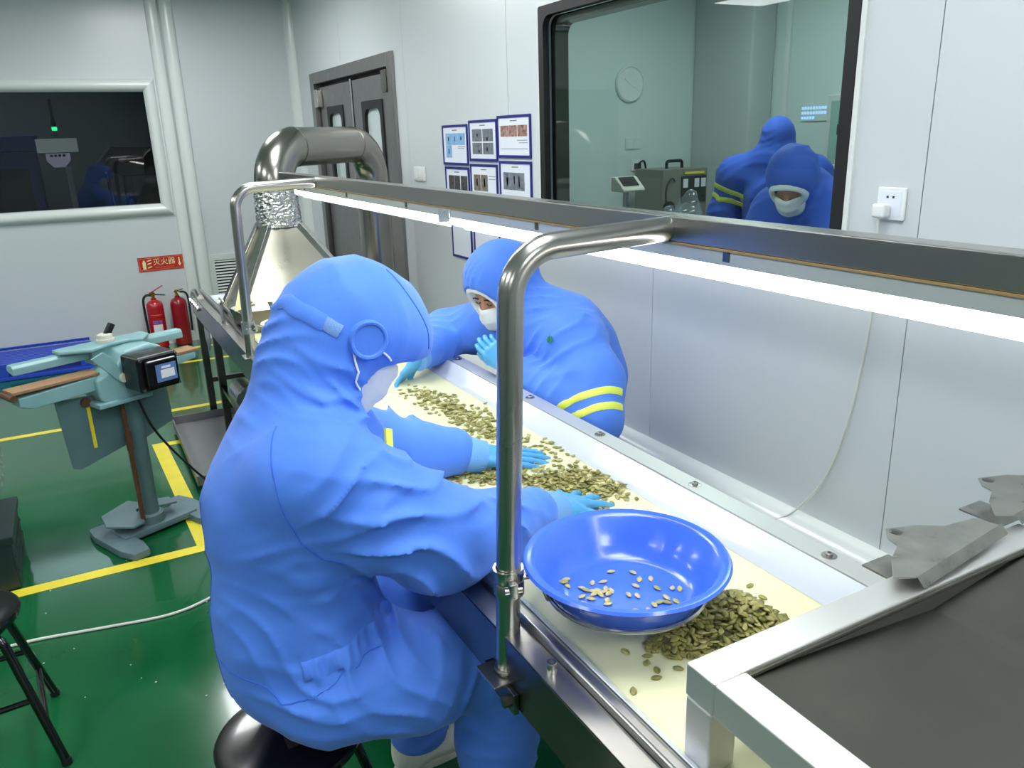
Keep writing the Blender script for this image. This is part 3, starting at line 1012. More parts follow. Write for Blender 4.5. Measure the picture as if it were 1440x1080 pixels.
# cuffs and gloves
for wk, ek, hd, back, sd, curls, spread, tin in (('rw', 're', (.84, .46, -.12), (.12, 0, 1), 1, (.20, .16, .16, .20), .62, .0), ('lw', 'le', (.93, -.22, -.16), (.15, -.25, 1), -1, (.10, .08, .08, .10), .10, .55)):
    dd = nrm(J[wk] - J[ek])
    mb = MB()
    a0 = J[wk] - dd * .02; n_ = 12
    mb.tube([tuple(a0 + dd * .115 * k / n_ + V(0, 0, -.010) * k / n_) for k in range(n_ + 1)], [(.060 - .016 * (k / n_) + (.0012 if k % 2 else 0)) for k in range(n_ + 1)], 28)
    mb.build('knit_cuff', 'cuff', p1)
    hand(p1, J[wk] + dd * .085 + V(0, 0, -.008), hd, back, sd, curls, spread, tin, scale=1.12)
# mask, ear loops, ear disc, strap and tag
face_mask(p1, hc1 - u1 * .004, f1, u1, r1, w_=.098, out=.128, top=.022, bot=-.135, edge=.90)
ear = hc1 + r1 * .16 - f1 * .028 + u1 * .010
e0, en, _, _ = T1.find_nearest(Vector(ear))
lm = MB()
en = (en + Vector(r1) * 1.5).normalized()
lm.lathe(e0 + en * -.002, [(.001, .006), (.030, .006), (.033, .0095), (.037, .010), (.040, .006), (.041, -.006)], 32, axis=en)
disc = lm.build('ear_disc', 'coverall', p1)
for s0, s1 in ((e0 + Vector(-u1) * .028 - Vector(f1) * .018 + en * .004, hc1 + f1 * .040 - u1 * .085 + r1 * .103), (e0 + Vector(f1) * .033 + en * .004, hc1 + f1 * .040 + u1 * .016 + r1 * .104)):
    P_ = []
    for k in range(9):
        p = Vector(s0).lerp(Vector(s1), k / 8)
        c, n, _, _ = T1.find_nearest(p)
        if (p - c).dot(n) < .004 and (p - c).length < .05: p = c + n * .004
        P_.append(p)
    MB().tube(P_, .0022, 8).build('ear_loop', 'mask', p1)
bk = [hc1 + r1 * .20 * math.cos(a) - f1 * .20 * math.sin(a) + u1 * (-.004 - .022 * a) for a in np.linspace(.50, 1.50, 14)]
bk = [Vector(p) for p in bk]
strip_on(T1, bk[3:], .034, .005, .008, 'hood_strap', 'coverall', p1)
strip_on(T1, bk[0:5], .028, .004, .006, 'velcro_tab', 'velcro', p1)
MB().bar(tuple(V(.495, 1.475, 1.055)), tuple(V(.505, 1.50, 1.10)), .020, .006, upv=(.5, -.8, .2)).build('chest_tag', 'reflective', p1)
# gathered elastic at the waist on the near side
vs, fs, rows, W_ = [], [], 0, (-.019, -.010, 0, .010, .019)
for k in range(46):
    x = .245 + .175 * k / 45; z = .690 + .022 * k / 45
    row = []
    for w_ in W_:
        h, n, _, _ = T1.ray_cast(Vector((x, 1.0, z + w_)), Vector((0, 1, 0)))
        if h is None: break
        lf = (.004 + .0032 * math.sin(k * 1.15)) * (1 if abs(w_) < .015 else .35)
        row.append((h.x, h.y - lf, h.z))
    if len(row) == 5:
        vs += row + [(q[0], q[1] + .012, q[2]) for q in row]; rows += 1
for k in range(rows - 1):
    a, b = k * 10, k * 10 + 10
    for j in range(4):
        fs += [(a + j, a + j + 1, b + j + 1, b + j), (a + 5 + j, b + 5 + j, b + 6 + j, a + 6 + j)]
    fs += [(a, b, b + 5, a + 5), (a + 4, a + 9, b + 9, b + 4)]
MB().add(vs, fs).build('waist_elastic', 'coverall', p1, angle=80)
# seams: raglan seam, waist seam, back seam
def seam(tree, pts, parent, r=.0014, n=10):
    P = snap(tree, spline(pts, n), .0004)
    return MB().tube(P, r, 6).build('seam', 'coverall_seam', parent)
seam(T1, [(.27, 1.45, 1.17), (.24, 1.36, 1.10), (.24, 1.33, 1.02), (.27, 1.32, .95), (.33, 1.33, .90)], p1)
seam(T1, [(.10, 1.50, .68), (.16, 1.37, .655), (.25, 1.34, .64), (.33, 1.36, .665), (.40, 1.36, .70)], p1)
seam(T1, [(.09, 1.58, 1.0), (.08, 1.57, .85), (.09, 1.54, .70), (.11, 1.5, .58)], p1)
seam(T1, [hc1 + u1 * .16 - f1 * .06 - V(0, .05, 0), hc1 + u1 * .15 + f1 * .02 - V(0, .10, 0), hc1 + u1 * .09 + f1 * .12 - V(0, .10, 0)], p1)
shoe(p1, J['la'] + V(-.03, .0, -.10), (1, .12))
shoe(p1, J['ra'] + V(-.03, .0, -.10), (1, -.10))

# ---------------------------------------------------------------- the worker leaning over the far rail
p2 = thing('person', 'person in blue hooded coverall and white mask leaning over the far side of the belt', 'person', (1.68, 2.2, 0))
f2 = nrm((-.87, -.22, -.44)); r2 = nrm(np.cross(f2, V(0, 0, 1))); u2 = np.cross(r2, f2)
hc2 = V(1.385, 2.66, 1.112)
K = dict(pel=V(1.66, 2.50, .80), wai=V(1.62, 2.48, .88), che=V(1.54, 2.48, .955), upp=V(1.49, 2.53, 1.0), nec=V(1.46, 2.58, 1.04),
         ls=V(1.50, 2.345, .945), le=V(1.455, 2.13, .735), lw=V(1.325, 2.40, .855), rs=V(1.46, 2.70, .965), re=V(1.285, 2.975, .900), rw=V(1.115, 2.80, .875),
         lh=V(1.66, 2.42, .78), lk=V(1.60, 2.40, .44), la=V(1.66, 2.38, .10), rh=V(1.66, 2.62, .78), rk=V(1.60, 2.64, .44), ra=V(1.66, 2.66, .10))
B = Field((.95, 1.75, 0), (1.95, 3.2, 1.4), .0095)
B.chain([K['pel'], K['wai'], K['che'], K['upp'], K['nec'], hc2 - u2 * .03], [.12, .115, .13, .10, .055, .055], .05)
for a, b_, c in (('rs', 're', 'rw'), ('ls', 'le', 'lw')):
    B.chain([K['upp'], K[a], K[b_], K[c]], [.07, .06, .045, .032], .03)
for a, b_, c in (('rh', 'rk', 'ra'), ('lh', 'lk', 'la')):
    B.chain([K['pel'], K[a], K[b_], K[c]], [.10, .085, .06, .042], .03)
head_skin(B, hc2, f2, u2, r2)
B.build('body', 'skin', p2)
C = Field((.95, 1.72, .05), (1.95, 3.2, 1.42), .0075)
C.chain([K['pel'], K['wai'], K['che'], K['upp']], [.135, .140, .150, .125], .06)
C.cone(K['ls'] + V(.02, 0, 0), K['rs'] + V(.02, 0, 0), .105, .100, .06)
C.chain([K['ls'], (K['ls'] + K['le']) / 2 + V(.02, -.02, 0), K['le'], (K['le'] + K['lw']) / 2, K['lw']], [.118, .112, .090, .080, .062], .05)
C.chain([K['rs'], (K['rs'] + K['re']) / 2, K['re'], (K['re'] + K['rw']) / 2 + V(0, 0, -.005), K['rw']], [.105, .096, .088, .078, .060], .045)
for a, b_, c in (('rh', 'rk', 'ra'), ('lh', 'lk', 'la')):
    C.chain([K[a], K[b_], K[c]], [.12, .10, .08], .05)
C.ell(hc2 + u2 * .035 - f2 * .022, (.158, .136, .148), (f2, r2, u2), .05)
C.cone(hc2 - u2 * .06 - f2 * .05, K['upp'] + V(.02, .0, .0), .105, .105, .05)
C.cone(hc2 - u2 * .13 + f2 * .01, K['che'] + V(-.08, .06, .0), .085, .11, .05)
C.fold(K['nec'] + V(.04, -.12, .03), .10, (.2, .6, .75), .042, .014, .012, 1.0)
C.fold(K['ls'] + V(-.02, -.02, -.02), .15, (-.5, .3, .8), .075, .012, .02, 2.0)
C.fold((K['ls'] + K['le']) / 2, .11, (.1, .6, .8), .062, .010, .014, 2.7)
C.fold(K['le'] + V(-.04, .10, .04), .13, (-.2, .9, .3), .055, .012, .014, 3.3)
C.fold(K['re'] + V(.03, -.03, .02), .12, (.5, .7, .4), .055, .016, .014, 4.2)
C.fold((K['re'] + K['rw']) / 2, .10, (.7, .6, .2), .05, .012, .012, 4.9)
C.fold(K['rs'] + V(-.05, .03, -.02), .10, (.4, .8, -.4), .05, .012, .012, 5.5)
C.fold(hc2 + f2 * .08 + u2 * .10, .11, (.2, .9, .1), .030, .0055, .006, 6.5)
C.fold(K['che'] + V(-.08, -.05, -.02), .15, (.1, .8, .5), .06, .010, .02, 7.5)
C.wobble(.0020, 16, 2.0)
C.ell(hc2 + f2 * .165 - u2 * .030, (.145, .106, .122), (f2, r2, u2), .012, op='sub')
C.half(V(0, 0, .09), (0, 0, -1), .01)
suit2 = C.build('coverall', 'coverall', p2)
T2 = bvh(suit2)
# white hood lining around the face
L = Field(hc2 - .22, hc2 + .22, .005)
L.ell(hc2 + u2 * .010 + f2 * .020, (.122, .101, .122), (f2, r2, u2), .02)
L.ell(hc2 + f2 * .135 + u2 * .000, (.105, .073, .070), (f2, r2, u2), .012, op='sub')
L.ell(hc2 + u2 * .0, (.096, .086, .105), (f2, r2, u2), .01, op='sub')
L.half(hc2 - f2 * .02, -f2, .01)
L.build('hood_lining', 'liner', p2)
face_mask(p2, hc2 - u2 * .012, f2, u2, r2, w_=.074, out=.122, top=.0, bot=-.115)
# eyes looking down, brows
for s_ in (-1, 1):
    e = hc2 + f2 * .094 + u2 * .004 + r2 * s_ * .032
    MB().tube([e - r2 * .014 + u2 * .001, e - u2 * .003 + f2 * .003, e + r2 * .014 + u2 * .001], .0022, 6).build('eyelid', 'hair', p2)
    e = e + u2 * .020 + f2 * .003
    MB().tube([e - r2 * .016, e + u2 * .003 + f2 * .001, e + r2 * .016 - u2 * .001], .0028, 6).build('eyebrow', 'hair', p2)
for wk, ek, hd, back, sd, curls, spread, tin, tc in (('rw', 're', (-.72, .05, -.62), (-.30, .55, .75), 1, (.22, .24, .26, .28), .16, .3, .5), ('lw', 'le', (-.38, .50, .50), (-.70, -.50, .35), -1, (.55, .58, .60, .62), .05, .5, .4)):
    dd = nrm(K[wk] - K[ek])
    a0 = K[wk] - dd * .02; n_ = 12
    MB().tube([tuple(a0 + dd * .10 * k / n_) for k in range(n_ + 1)], [(.052 - .010 * (k / n_) + (.0012 if k % 2 else 0)) for k in range(n_ + 1)], 28).build('knit_cuff', 'cuff', p2)
    hand(p2, K[wk] + dd * .065, hd, back, sd, curls, spread, tin, thumb_curl=tc)
# two yellow bands around the upper arm
ua = nrm(K['le'] - K['ls']); side1 = nrm(np.cross(ua, V(0, 0, 1))); side2 = np.cross(ua, side1)
for q in (.84, 1.02):
    c0 = K['ls'] + (K['le'] - K['ls']) * q
    path = [Vector(c0 + (side1 * math.cos(a) + side2 * math.sin(a)) * .16) for a in np.linspace(-2.4, 2.4, 40)]
    # only the half facing away from the trunk
    out = nrm((-.35, -.9, .1)); out = out - ua * (out @ ua); out = nrm(out); o2 = np.cross(ua, out)
    path = [Vector(c0 + (out * math.cos(a) + o2 * math.sin(a)) * .125) for a in np.linspace(-1.05, 1.15, 60)]
    strip_on(T2, path, .026, .003, .005, 'reflective_band', 'reflective', p2)
lg, ln, _, _ = T2.find_nearest(Vector((1.36, 2.30, 1.0)))
lt = Vector((0, 0, 1)); ls_ = ln.cross(lt).normalized(); lt = ls_.cross(ln)
for s_ in (-1, 1):
    pr = [lg + ln * .003 + ls_ * s_ * (.004 + .012 * math.sin(math.pi * k / 8)) + lt * (.028 * (k / 8 - .5)) for k in range(9)]
    MB().prism(pr + [lg + ln * .003 + ls_ * s_ * .003], ln * .0015).build('chest_logo', 'green_logo', p2)
shoe(p2, K['la'] + V(.04, 0, -.10), (-1, -.1))
shoe(p2, K['ra'] + V(.04, 0, -.10), (-1, .1))

# ---------------------------------------------------------------- two workers in the room behind the glass
def far_worker(name, label, base, face, pose, mask=True, hr=(.145, .122, .138)):
    """pose: dict of joints relative to base"""
    b = V(*base)
    P_ = {k: b + V(*v) for k, v in pose.items()}
    t = thing(name, label, 'person', tuple(base))
    f = nrm(face); r = nrm(np.cross(f, V(0, 0, 1))); u = np.cross(r, f)
    hc = P_['head']
    lo = np.min(np.array(list(P_.values())), 0) - .25; hi = np.max(np.array(list(P_.values())), 0) + .25
    lo[2] = b[2]
    Bf = Field(lo, hi, .013)
    Bf.chain([P_['pel'], P_['che'], P_['upp'], hc - u * .03], [.12, .14, .10, .055], .05)
    for s_ in 'lr':
        Bf.chain([P_['upp'], P_[s_ + 's'], P_[s_ + 'e'], P_[s_ + 'w']], [.07, .06, .045, .032], .03)
        Bf.chain([P_['pel'], P_[s_ + 'k'], P_[s_ + 'a']], [.10, .06, .045], .03)
    head_skin(Bf, hc, f, u, r)
    Bf.build('body', 'skin', t)
    Cf = Field(lo, hi, .0115)
    Cf.chain([P_['pel'], (P_['pel'] + P_['che']) / 2, P_['che'], P_['upp']], [.165, .165, .175, .135], .06)
    Cf.cone(P_['ls'], P_['rs'], .10, .10, .06)
    for s_ in 'lr':
        Cf.chain([P_[s_ + 's'], P_[s_ + 'e'], P_[s_ + 'w']], [.11, .088, .06], .05)
        Cf.chain([P_['pel'] + (P_[s_ + 'k'] - P_['pel']) * .15, P_[s_ + 'k'], P_[s_ + 'a']], [.13, .10, .08], .05)
        Cf.cone(P_['upp'] + V(0, 0, .05), P_[s_ + 's'], .10, .10, .08)
        Cf.fold(P_[s_ + 'e'], .15, (.3, .4, .9), .07, .010, .015, 1.7)
        Cf.fold(P_[s_ + 's'], .16, (.5, .5, .7), .08, .009, .02, 2.3)
    Cf.ell(hc + u * .03 - f * .02, hr, (f, r, u), .04)
    Cf.fold(hc + u * .03 - f * .05, .13, (.1, .3, .9), .055, .012, .02, 5.5)
    Cf.cone(hc - u * .07 - f * .03, P_['upp'], hr[1] * .86, .11, .05)
    Cf.fold(P_['che'], .24, (.2, .5, .6), .10, .014, .03, 3.0)
    Cf.fold((P_['pel'] + P_['che']) / 2, .2, (.1, .2, .9), .08, .014, .03, 3.7)
    Cf.fold(P_['upp'] + V(0, 0, .06), .12, (.2, .2, .9), .05, .014, .01, 4.0)
    Cf.ell(hc + f * .165 - u * .035, (.135, .094, .112), (f, r, u), .012, op='sub')
    Cf.half(b + V(0, 0, .08), (0, 0, -1), .01)
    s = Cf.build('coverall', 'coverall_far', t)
    if mask:
        face_mask(t, hc - u * .012, f, u, r, w_=.080, out=.128)
        Lf = Field(hc - .22, hc + .22, .006)
        Lf.ell(hc + u * .006 + f * .022, (hr[0] * .83, hr[1] * .83, hr[2] * .86), (f, r, u), .02)
        Lf.ell(hc + f * .135 - u * .004, (.105, .076, .062), (f, r, u), .012, op='sub')
        Lf.ell(hc, (.096, .086, .105), (f, r, u), .01, op='sub')
        Lf.half(hc - f * .02, -f, .01)
        Lf.build('hood_lining', 'liner', t)
    for s_ in 'lr':
        dd = nrm(P_[s_ + 'w'] - P_[s_ + 'e'])
        hand(t, P_[s_ + 'w'] + dd * .03, dd, nrm(np.cross(dd, V(.2, .9, .1))), 1 if s_ == 'l' else -1, (.3, .3, .3, .3), .08, .4)
        shoe(t, P_[s_ + 'a'] - V(f[0], f[1], 0) * .03 - V(0, 0, .10), (f[0], f[1], 0))
    return t, bvh(s), P_
t3_, T3, P3 = far_worker('person', 'person in blue coverall standing with back turned behind the big window', (4.0, 3.83, 0), (.85, .50, -.12),
    dict(pel=(0, 0, .93), che=(0, 0, 1.24), upp=(0, 0, 1.43), head=(.03, .01, 1.575), ls=(-.12, .215, 1.37), le=(-.16, .29, 1.13), lw=(.10, .24, .97),
         rs=(.12, -.205, 1.37), re=(.18, -.29, 1.13), rw=(.30, -.10, .97), lk=(-.04, .10, .50), la=(-.05, .10, .10), rk=(.06, -.09, .50), ra=(.05, -.09, .10)), mask=False, hr=(.128, .106, .128))
for q in (.40, .62):
    c0 = P3['ls'] + (P3['le'] - P3['ls']) * q
    ax_ = nrm(P3['le'] - P3['ls']); o_ = nrm((-.9, -.2, 0)); o_ = nrm(o_ - ax_ * (o_ @ ax_)); o2 = np.cross(ax_, o_)
    strip_on(T3, [Vector(c0 + (o_ * math.cos(a) + o2 * math.sin(a)) * .15) for a in np.linspace(-1.5, 1.5, 24)], .032, .004, .006, 'reflective_band', 'reflective', t3_)
far_worker('person', 'person in blue coverall and white mask bending forward behind the big window', (3.12, 2.82, .02), (-.66, -.32, -.62),
    dict(pel=(.32, .10, .86), che=(.18, .05, 1.14), upp=(.08, .02, 1.29), head=(-.07, -.02, 1.40), ls=(.10, -.17, 1.24), le=(-.05, -.28, 1.02), lw=(-.22, -.16, .90),
         rs=(.07, .20, 1.24), re=(-.08, .27, 1.02), rw=(-.22, .12, .90), lk=(.30, .0, .47), la=(.34, .0, .10), rk=(.30, .20, .47), ra=(.34, .20, .10)))

# ------------------------------------------------------------------ the sorting belt machine
cv = thing('conveyor_table', 'long stainless steel sorting conveyor with pale yellow belt and light gantry', 'conveyor', (.92, 2.6, 0))
CY0, CY1 = .12, 5.25
def profile_y(prof, y0, y1):
    return MB().prism([(x, y0, z) for x, z in prof], (0, y1 - y0, 0))
# near rail: flat plate, raised ridge, inner channel, and the deep side panel
profile_y([(.567, .798), (.612, .798), (.612, .801), (.567, .801)], CY0, CY1).build('rail_plate', 'steel_brushed', cv, bevel=.0008)
profile_y([(.613, .795), (.613, .812), (.618, .817), (.632, .817), (.644, .806), (.646, .792)], CY0, CY1).build('rail_ridge', 'steel_brushed', cv, bevel=.002)
profile_y([(.566, .672), (.566, .797), (.572, .797), (.572, .678), (.600, .678), (.600, .672)], CY0, CY1).build('side_panel', 'steel_dark', cv, bevel=.001)
profile_y([(.6465, .786), (.6465, .806), (.649, .806), (.668, .790), (.668, .786)], CY0, CY1 - .2).build('near_skirt', 'skirt', cv)
# bed and belt
MB().box(.60, 1.245, CY0 + .03, CY1 - .1, .70, .772).build('bed', 'steel_dark', cv, bevel=.003)
beltp = [(.655, .7725), (1.19, .7725), (1.19, .785), (.655, .785)]
profile_y(beltp, CY0 + .02, CY1 - .12).build('belt', 'belt', cv, bevel=.002)
# far skirt (bent translucent plastic) and far rail
profile_y([(1.155, .786), (1.185, .796), (1.215, .826), (1.220, .828), (1.220, .822), (1.190, .790), (1.160, .7855)], CY0, CY1 - .2).build('far_skirt', 'skirt', cv)
profile_y([(1.221, .827), (1.276, .827), (1.276, .832), (1.221, .832)], CY0, CY1).build('far_rail', 'rail_steel', cv, bevel=.001)
profile_y([(1.272, .672), (1.277, .672), (1.277, .8265), (1.272, .8265)], CY0, CY1).build('side_panel', 'steel_dark', cv, bevel=.001)
for y in (.977, 1.387, 1.80, 2.21, 2.785, 3.3, 3.8):
    b_ = MB().lathe((1.248, y, .832), [(.016, 0), (.016, .0015), (.0075, .002), (.0075, .007), (.006, .008), (.0035, .008), (.0034, .004), (.0005, .004)], 16)
    b_.build('bolt', 'steel', cv)
# legs with feet
for x in (.585, 1.255):
    for y in (.45, 2.62, 4.52, 5.12):
        l_ = MB().box(x - .02, x + .02, y - .02, y + .02, .03, .672).build('leg', 'steel_dark', cv, bevel=.003)
        MB().lathe((x, y, 0), [(.03, 0.001), (.03, .008), (.012, .014), (.010, .034)], 16, cap=True).build('foot', 'black_rubber', l_)
for y in (2.62, 4.52, 5.12):
    MB().box(.606, 1.234, y - .015, y + .015, .25, .28).build('cross_bar', 'steel_dark', cv, bevel=.002)
MB().box(.573, .597, 2.65, 4.49, .36, .385).build('cross_bar', 'steel_dark', cv, bevel=.002)
# end roller, bearing plate and the chain of adjuster bolts at the far end
MB().cyl((.615, CY1 - .09, .748), (1.245, CY1 - .09, .748), .036, n=24).build('end_roller', 'steel', cv)
MB().tube(spline([(.590, 4.98, .803), (.592, 5.15, .815), (.592, 5.30, .790), (.59, 5.33, .74)], 6), .020, 12).build('end_cap', 'steel_bright', cv)
for k in range(5):
    MB().cyl((.552, 4.93 + .075 * k, .755), (.566, 4.93 + .075 * k, .755), .016, n=8).build('adjuster_bolt', 'steel_bright', cv)
MB().prism([(.5655, 4.62, .672), (.5655, 4.80, .672), (.5655, 4.80, .60), (.5655, 4.71, .545), (.5655, 4.62, .585)], (-.003, 0, 0)).build('gusset', 'steel', cv)
MB().cyl((.60, 3.80, .50), (.60, 4.0, .50), .06, n=24).build('motor', 'steel', cv, bevel=.006)
# fixing pins on the near rail
for y in (.99, 2.9):
    MB().lathe((.588, y, .801), [(.0095, 0), (.0095, .018), (.0085, .020), (.005, .020), (.0048, .012), (.0005, .012)], 16).build('pin', 'steel_bright', cv)
# light gantry: two bent posts, a long beam
BX, BZ0, BZ1 = .955, 1.488, 1.532
def post(y, x0, z0, x1, zt, r, dy=0):
    path = fillet([(x0, y, z0), (x1, y + dy, zt), (BX - .004, y + dy, zt + .012)], .085, 12)
    o = MB().tube(path, r, 28).build('post', 'steel', cv, angle=50)
    return o
pn = post(1.135, .578, .716, .612, 1.498, .0225)
MB().tube(arc((0.6, 1.135, 0), 0, 2 * math.pi, .0232, (0, 1, 0), (0, 0, 1), 24)[:-1], .0022, 8, closed=True).move(Matrix.Translation((BX - .01 - .6, 0, 1.509))).build('weld_ring', 'steel', pn)
MB().tube(arc((.5785, 1.135, .722), 0, 2 * math.pi, .0235, (1, 0, 0), (0, 1, 0), 24)[:-1], .003, 8, closed=True).build('weld_ring', 'steel_galv', pn)
MB().box(.530, .612, 1.098, 1.175, .709, .716).build('base_plate', 'steel', pn, bevel=.002)
MB().box(.555, .5655, 1.07, 1.19, .665, .709).build('base_plate', 'steel_dark', pn, bevel=.002)
MB().cyl((.565, 1.085, .69), (.540, 1.085, .69), .011, n=6).build('bolt', 'steel_dark', pn)
pf = post(3.46, .580, .80, .595, 1.498, .0215)
MB().box(.545, .625, 3.42, 3.50, .793, .800).build('base_plate', 'steel', pf, bevel=.002)
MB().box(BX - .024, BX + .024, .05, 4.12, BZ0, BZ1).build('beam', 'steel_brushed', cv, bevel=.003)
MB().box(BX - .0255, BX - .004, .06, 4.0, BZ0 - .004, BZ0 - .0005).build('amber_strip', 'amber', cv, smooth=False)
# LED battens hung below the beam by clips
for (a, b_, lab) in ((.12, 2.09, 'lit white LED batten under the steel beam, nearer to the camera'), (2.18, 3.86, 'lit white LED batten under the steel beam, farther one with its end by the duct')):
    t = thing('light_batten', lab, 'light', (BX, (a + b_) / 2, BZ0 - .05), 'LED battens over the belt')
    MB().box(BX - .016, BX + .016, a, b_, BZ0 - .030, BZ0 - .005).build('housing', 'white_plastic', t, bevel=.003)
    MB().prism([(BX + .0165, a, BZ0 - .004), (BX + .0185, a, BZ0 - .004), (BX + .026, a, BZ0 - .066), (BX + .024, a, BZ0 - .066)], (0, b_ - a, 0)).build('reflector', 'white_plastic', t, smooth=False)
    MB().tube([(BX, a + .004, BZ0 - .041), (BX, b_ - .004, BZ0 - .041)], .0125, 16).build('diffuser', 'led_tube', t)
    for y in [a + .25 + k * .62 for k in range(int((b_ - a) / .62) + 1) if a + .25 + k * .62 < b_ - .05]:
        MB().box(BX - .0185, BX - .0162, y - .007, y + .007, BZ0 - .022, BZ0 - .001).build('clip', 'steel_dark', t)
    MB().box(BX - .017, BX + .017, a - .006, a, BZ0 - .05, BZ0 - .006).build('end_cap', 'white_plastic', t, bevel=.002)
    MB().box(BX - .017, BX + .017, b_, b_ + .006, BZ0 - .05, BZ0 - .006).build('end_cap', 'white_plastic', t, bevel=.002)
single(MB().tube(spline([(BX, 2.098, BZ0 - .02), (BX - .012, 2.115, BZ0 - .034), (BX - .014, 2.135, BZ0 - .018), (BX - .008, 2.155, BZ0 - .036), (BX, 2.172, BZ0 - .02)], 8), .0025, 8),
       'lamp_cable', 'cable_white', 'short looped white wire joining the two LED battens under the beam', 'cable', origin=(BX, 2.135, BZ0 - .03))

# ring holders clamped to the posts
def ring_holder(name, lab, c, r, zr, post_x, post_y, zc):
    t = thing(name, lab, 'bracket', (post_x, post_y, zc))
    n_ = 40
    MB().tube([(c[0] + r * math.cos(2 * math.pi * k / n_), c[1] + r * math.sin(2 * math.pi * k / n_), zr) for k in range(n_)], .0045, 10, closed=True).build('ring', 'steel_bright', t)
    MB().lathe((post_x, post_y, zc - .026), [(.0232, 0), (.0285, 0), (.0285, .022), (.0265, .026), (.0285, .030), (.0285, .052), (.0232, .052)], 28).build('clamp', 'clear_grip' if post_y > 3 else 'steel', t)
    d = Vector((c[0] - post_x, c[1] - post_y, 0)).normalized()
    pe = Vector((c[0], c[1], zr)) - d * r
    MB().tube(spline([Vector((post_x, post_y, zc)) + d * .026, Vector((post_x, post_y, zc - .004)) + d * .055, pe + Vector((0, 0, .0)) - d * .004, pe], 6), .0045, 10).build('rod', 'steel_bright', t)
    q = Vector((-d.y, d.x, 0))
    MB().bar(Vector((post_x, post_y, zc)) - q * .027, Vector((post_x, post_y, zc)) - q * .046, .016, .030).build('clamp_ear', 'steel', t, bevel=.003)
    MB().cyl(Vector((post_x, post_y, zc)) - q * .040 - d * .016, Vector((post_x, post_y, zc)) - q * .040 + d * .016, .005, n=8).build('bolt', 'steel', t)
BC = (.805, 1.075)
ring_holder('ring_holder', 'steel ring bracket clamped to the near post, carrying the blue plastic bowl', BC, .150, .854, .5865, 1.135, .905)
ring_holder('ring_holder', 'steel ring bracket on the far post holding the stainless bowl', (.80, 3.62), .105, .880, .583, 3.46, .925)

def bowl(name, c, z, prof, m, label, cat='bowl'):
    o = single(MB().lathe((c[0], c[1], z), prof, 72), name, m, label, cat, origin=(c[0], c[1], z), angle=50)
    return o
# blue plastic bowl: profile outside up to the lip, inside down to the floor
bowl('plastic_bowl', BC, .833, [(.0005, 0), (.112, 0), (.124, .004), (.146, .024), (.172, .072), (.180, .078), (.191, .078), (.1945, .082), (.191, .087), (.180, .0862), (.170, .080),
      (.145, .034), (.130, .014), (.117, .0065), (.106, .0045), (.0005, .004)], 'blue_bowl', 'round bright blue plastic bowl with a few seeds beside the near post')
bowl('steel_bowl', (.80, 3.62), .815, [(.0005, 0), (.075, 0), (.085, .004), (.118, .072), (.135, .074), (.136, .077), (.117, .0755), (.082, .006), (.073, .0025), (.0005, .002)], 'steel_bright',
     'round stainless steel bowl hanging by the far post beside the hood')

# ------------------------------------------------------------------ suction hood, foil joint and duct
hd = thing('suction_hood', 'stainless steel pyramid hood over the far end of the belt', 'hood', (.97, 4.45, .79))
tb = [(.64, 4.08, .84), (1.32, 4.08, .84), (1.32, 4.44, .84), (.64, 4.44, .84)]
tp = [(.885, 4.31, 1.255), (1.055, 4.31, 1.255), (1.055, 4.49, 1.255), (.885, 4.49, 1.255)]
for i in range(4):
    j = (i + 1) % 4
    a, b_, c, d = Vector(tb[i]), Vector(tb[j]), Vector(tp[j]), Vector(tp[i])
    n_ = (b_ - a).cross(d - a).normalized() * .003
    MB().prism([a, b_, c, d], n_).build('panel', mat('hood_steel', (190, 187, 172), 0.30, 1.0, rvar=0.04, vscale=4), hd, smooth=False)
for i in range(4):
    MB().bar(tb[i], tp[i], .042, .036).build('corner_bar', 'steel_bright', hd, bevel=.004)
    MB().bar((tb[i][0], tb[i][1], .793), (tb[i][0], tb[i][1], .84), .03, .03, upv=(0, 1, 0)).build('leg', 'steel', hd, bevel=.003)
    MB().bar(tb[i], tb[(i + 1) % 4], .02, .02).build('base_bar', 'steel', hd, bevel=.002)
dc = thing('exhaust_duct', 'fat stainless steel exhaust duct arching from the hood to the floor', 'duct', (1.68, 4.98, 0))
r_ = .103
bot, top1, top2 = Vector((.97, 4.40, 1.26)), Vector((.97, 4.40, 1.645)), Vector((1.72, 5.02, 1.645))
path = fillet([bot, top1, top2, Vector((1.72, 5.02, 0.002))], .21, 14)
i1 = 15; seg = [path[:2], path[1:16], path[15:17], path[16:31], path[30:]]
for k, sg in enumerate(seg):
    MB().tube(sg, r_, 36, cap=False).build('elbow' if k in (1, 3) else 'straight_pipe', 'duct', dc, angle=60)
for p, q in ((path[1], path[2]), (path[15], path[16]), (path[16], path[17]), (path[30], path[31])):
    d = (Vector(q) - Vector(p)).normalized()
    MB().cyl(Vector(p) - d * .006, Vector(p) + d * .006, r_ + .003, n=36).build('joint_ring', 'duct', dc)
MB().lathe((1.72, 5.02, 0), [(.14, .001), (.14, .01), (.10, .012)], 32).build('floor_flange', 'duct', dc)
fo = MB()
N_, Mv = 64, 26
vs, fs = [], []
for j in range(Mv + 1):
    for k in range(N_):
        a = 2 * math.pi * k / N_
        rr = r_ + .006 + rng.uniform(-.0045, .0045)
        sq = 1 + .30 * (1 - (abs(math.cos(a)) ** 4 + abs(math.sin(a)) ** 4) ** .5) * (1.9 - j / Mv)
        vs.append((.97 + rr * sq * math.cos(a), 4.40 + rr * sq * math.sin(a), 1.245 + .19 * j / Mv))
for j in range(Mv):
    for k in range(N_):
        l = (k + 1) % N_
        fs.append((j * N_ + k, j * N_ + l, (j + 1) * N_ + l, (j + 1) * N_ + k))
fo.add(vs, fs)
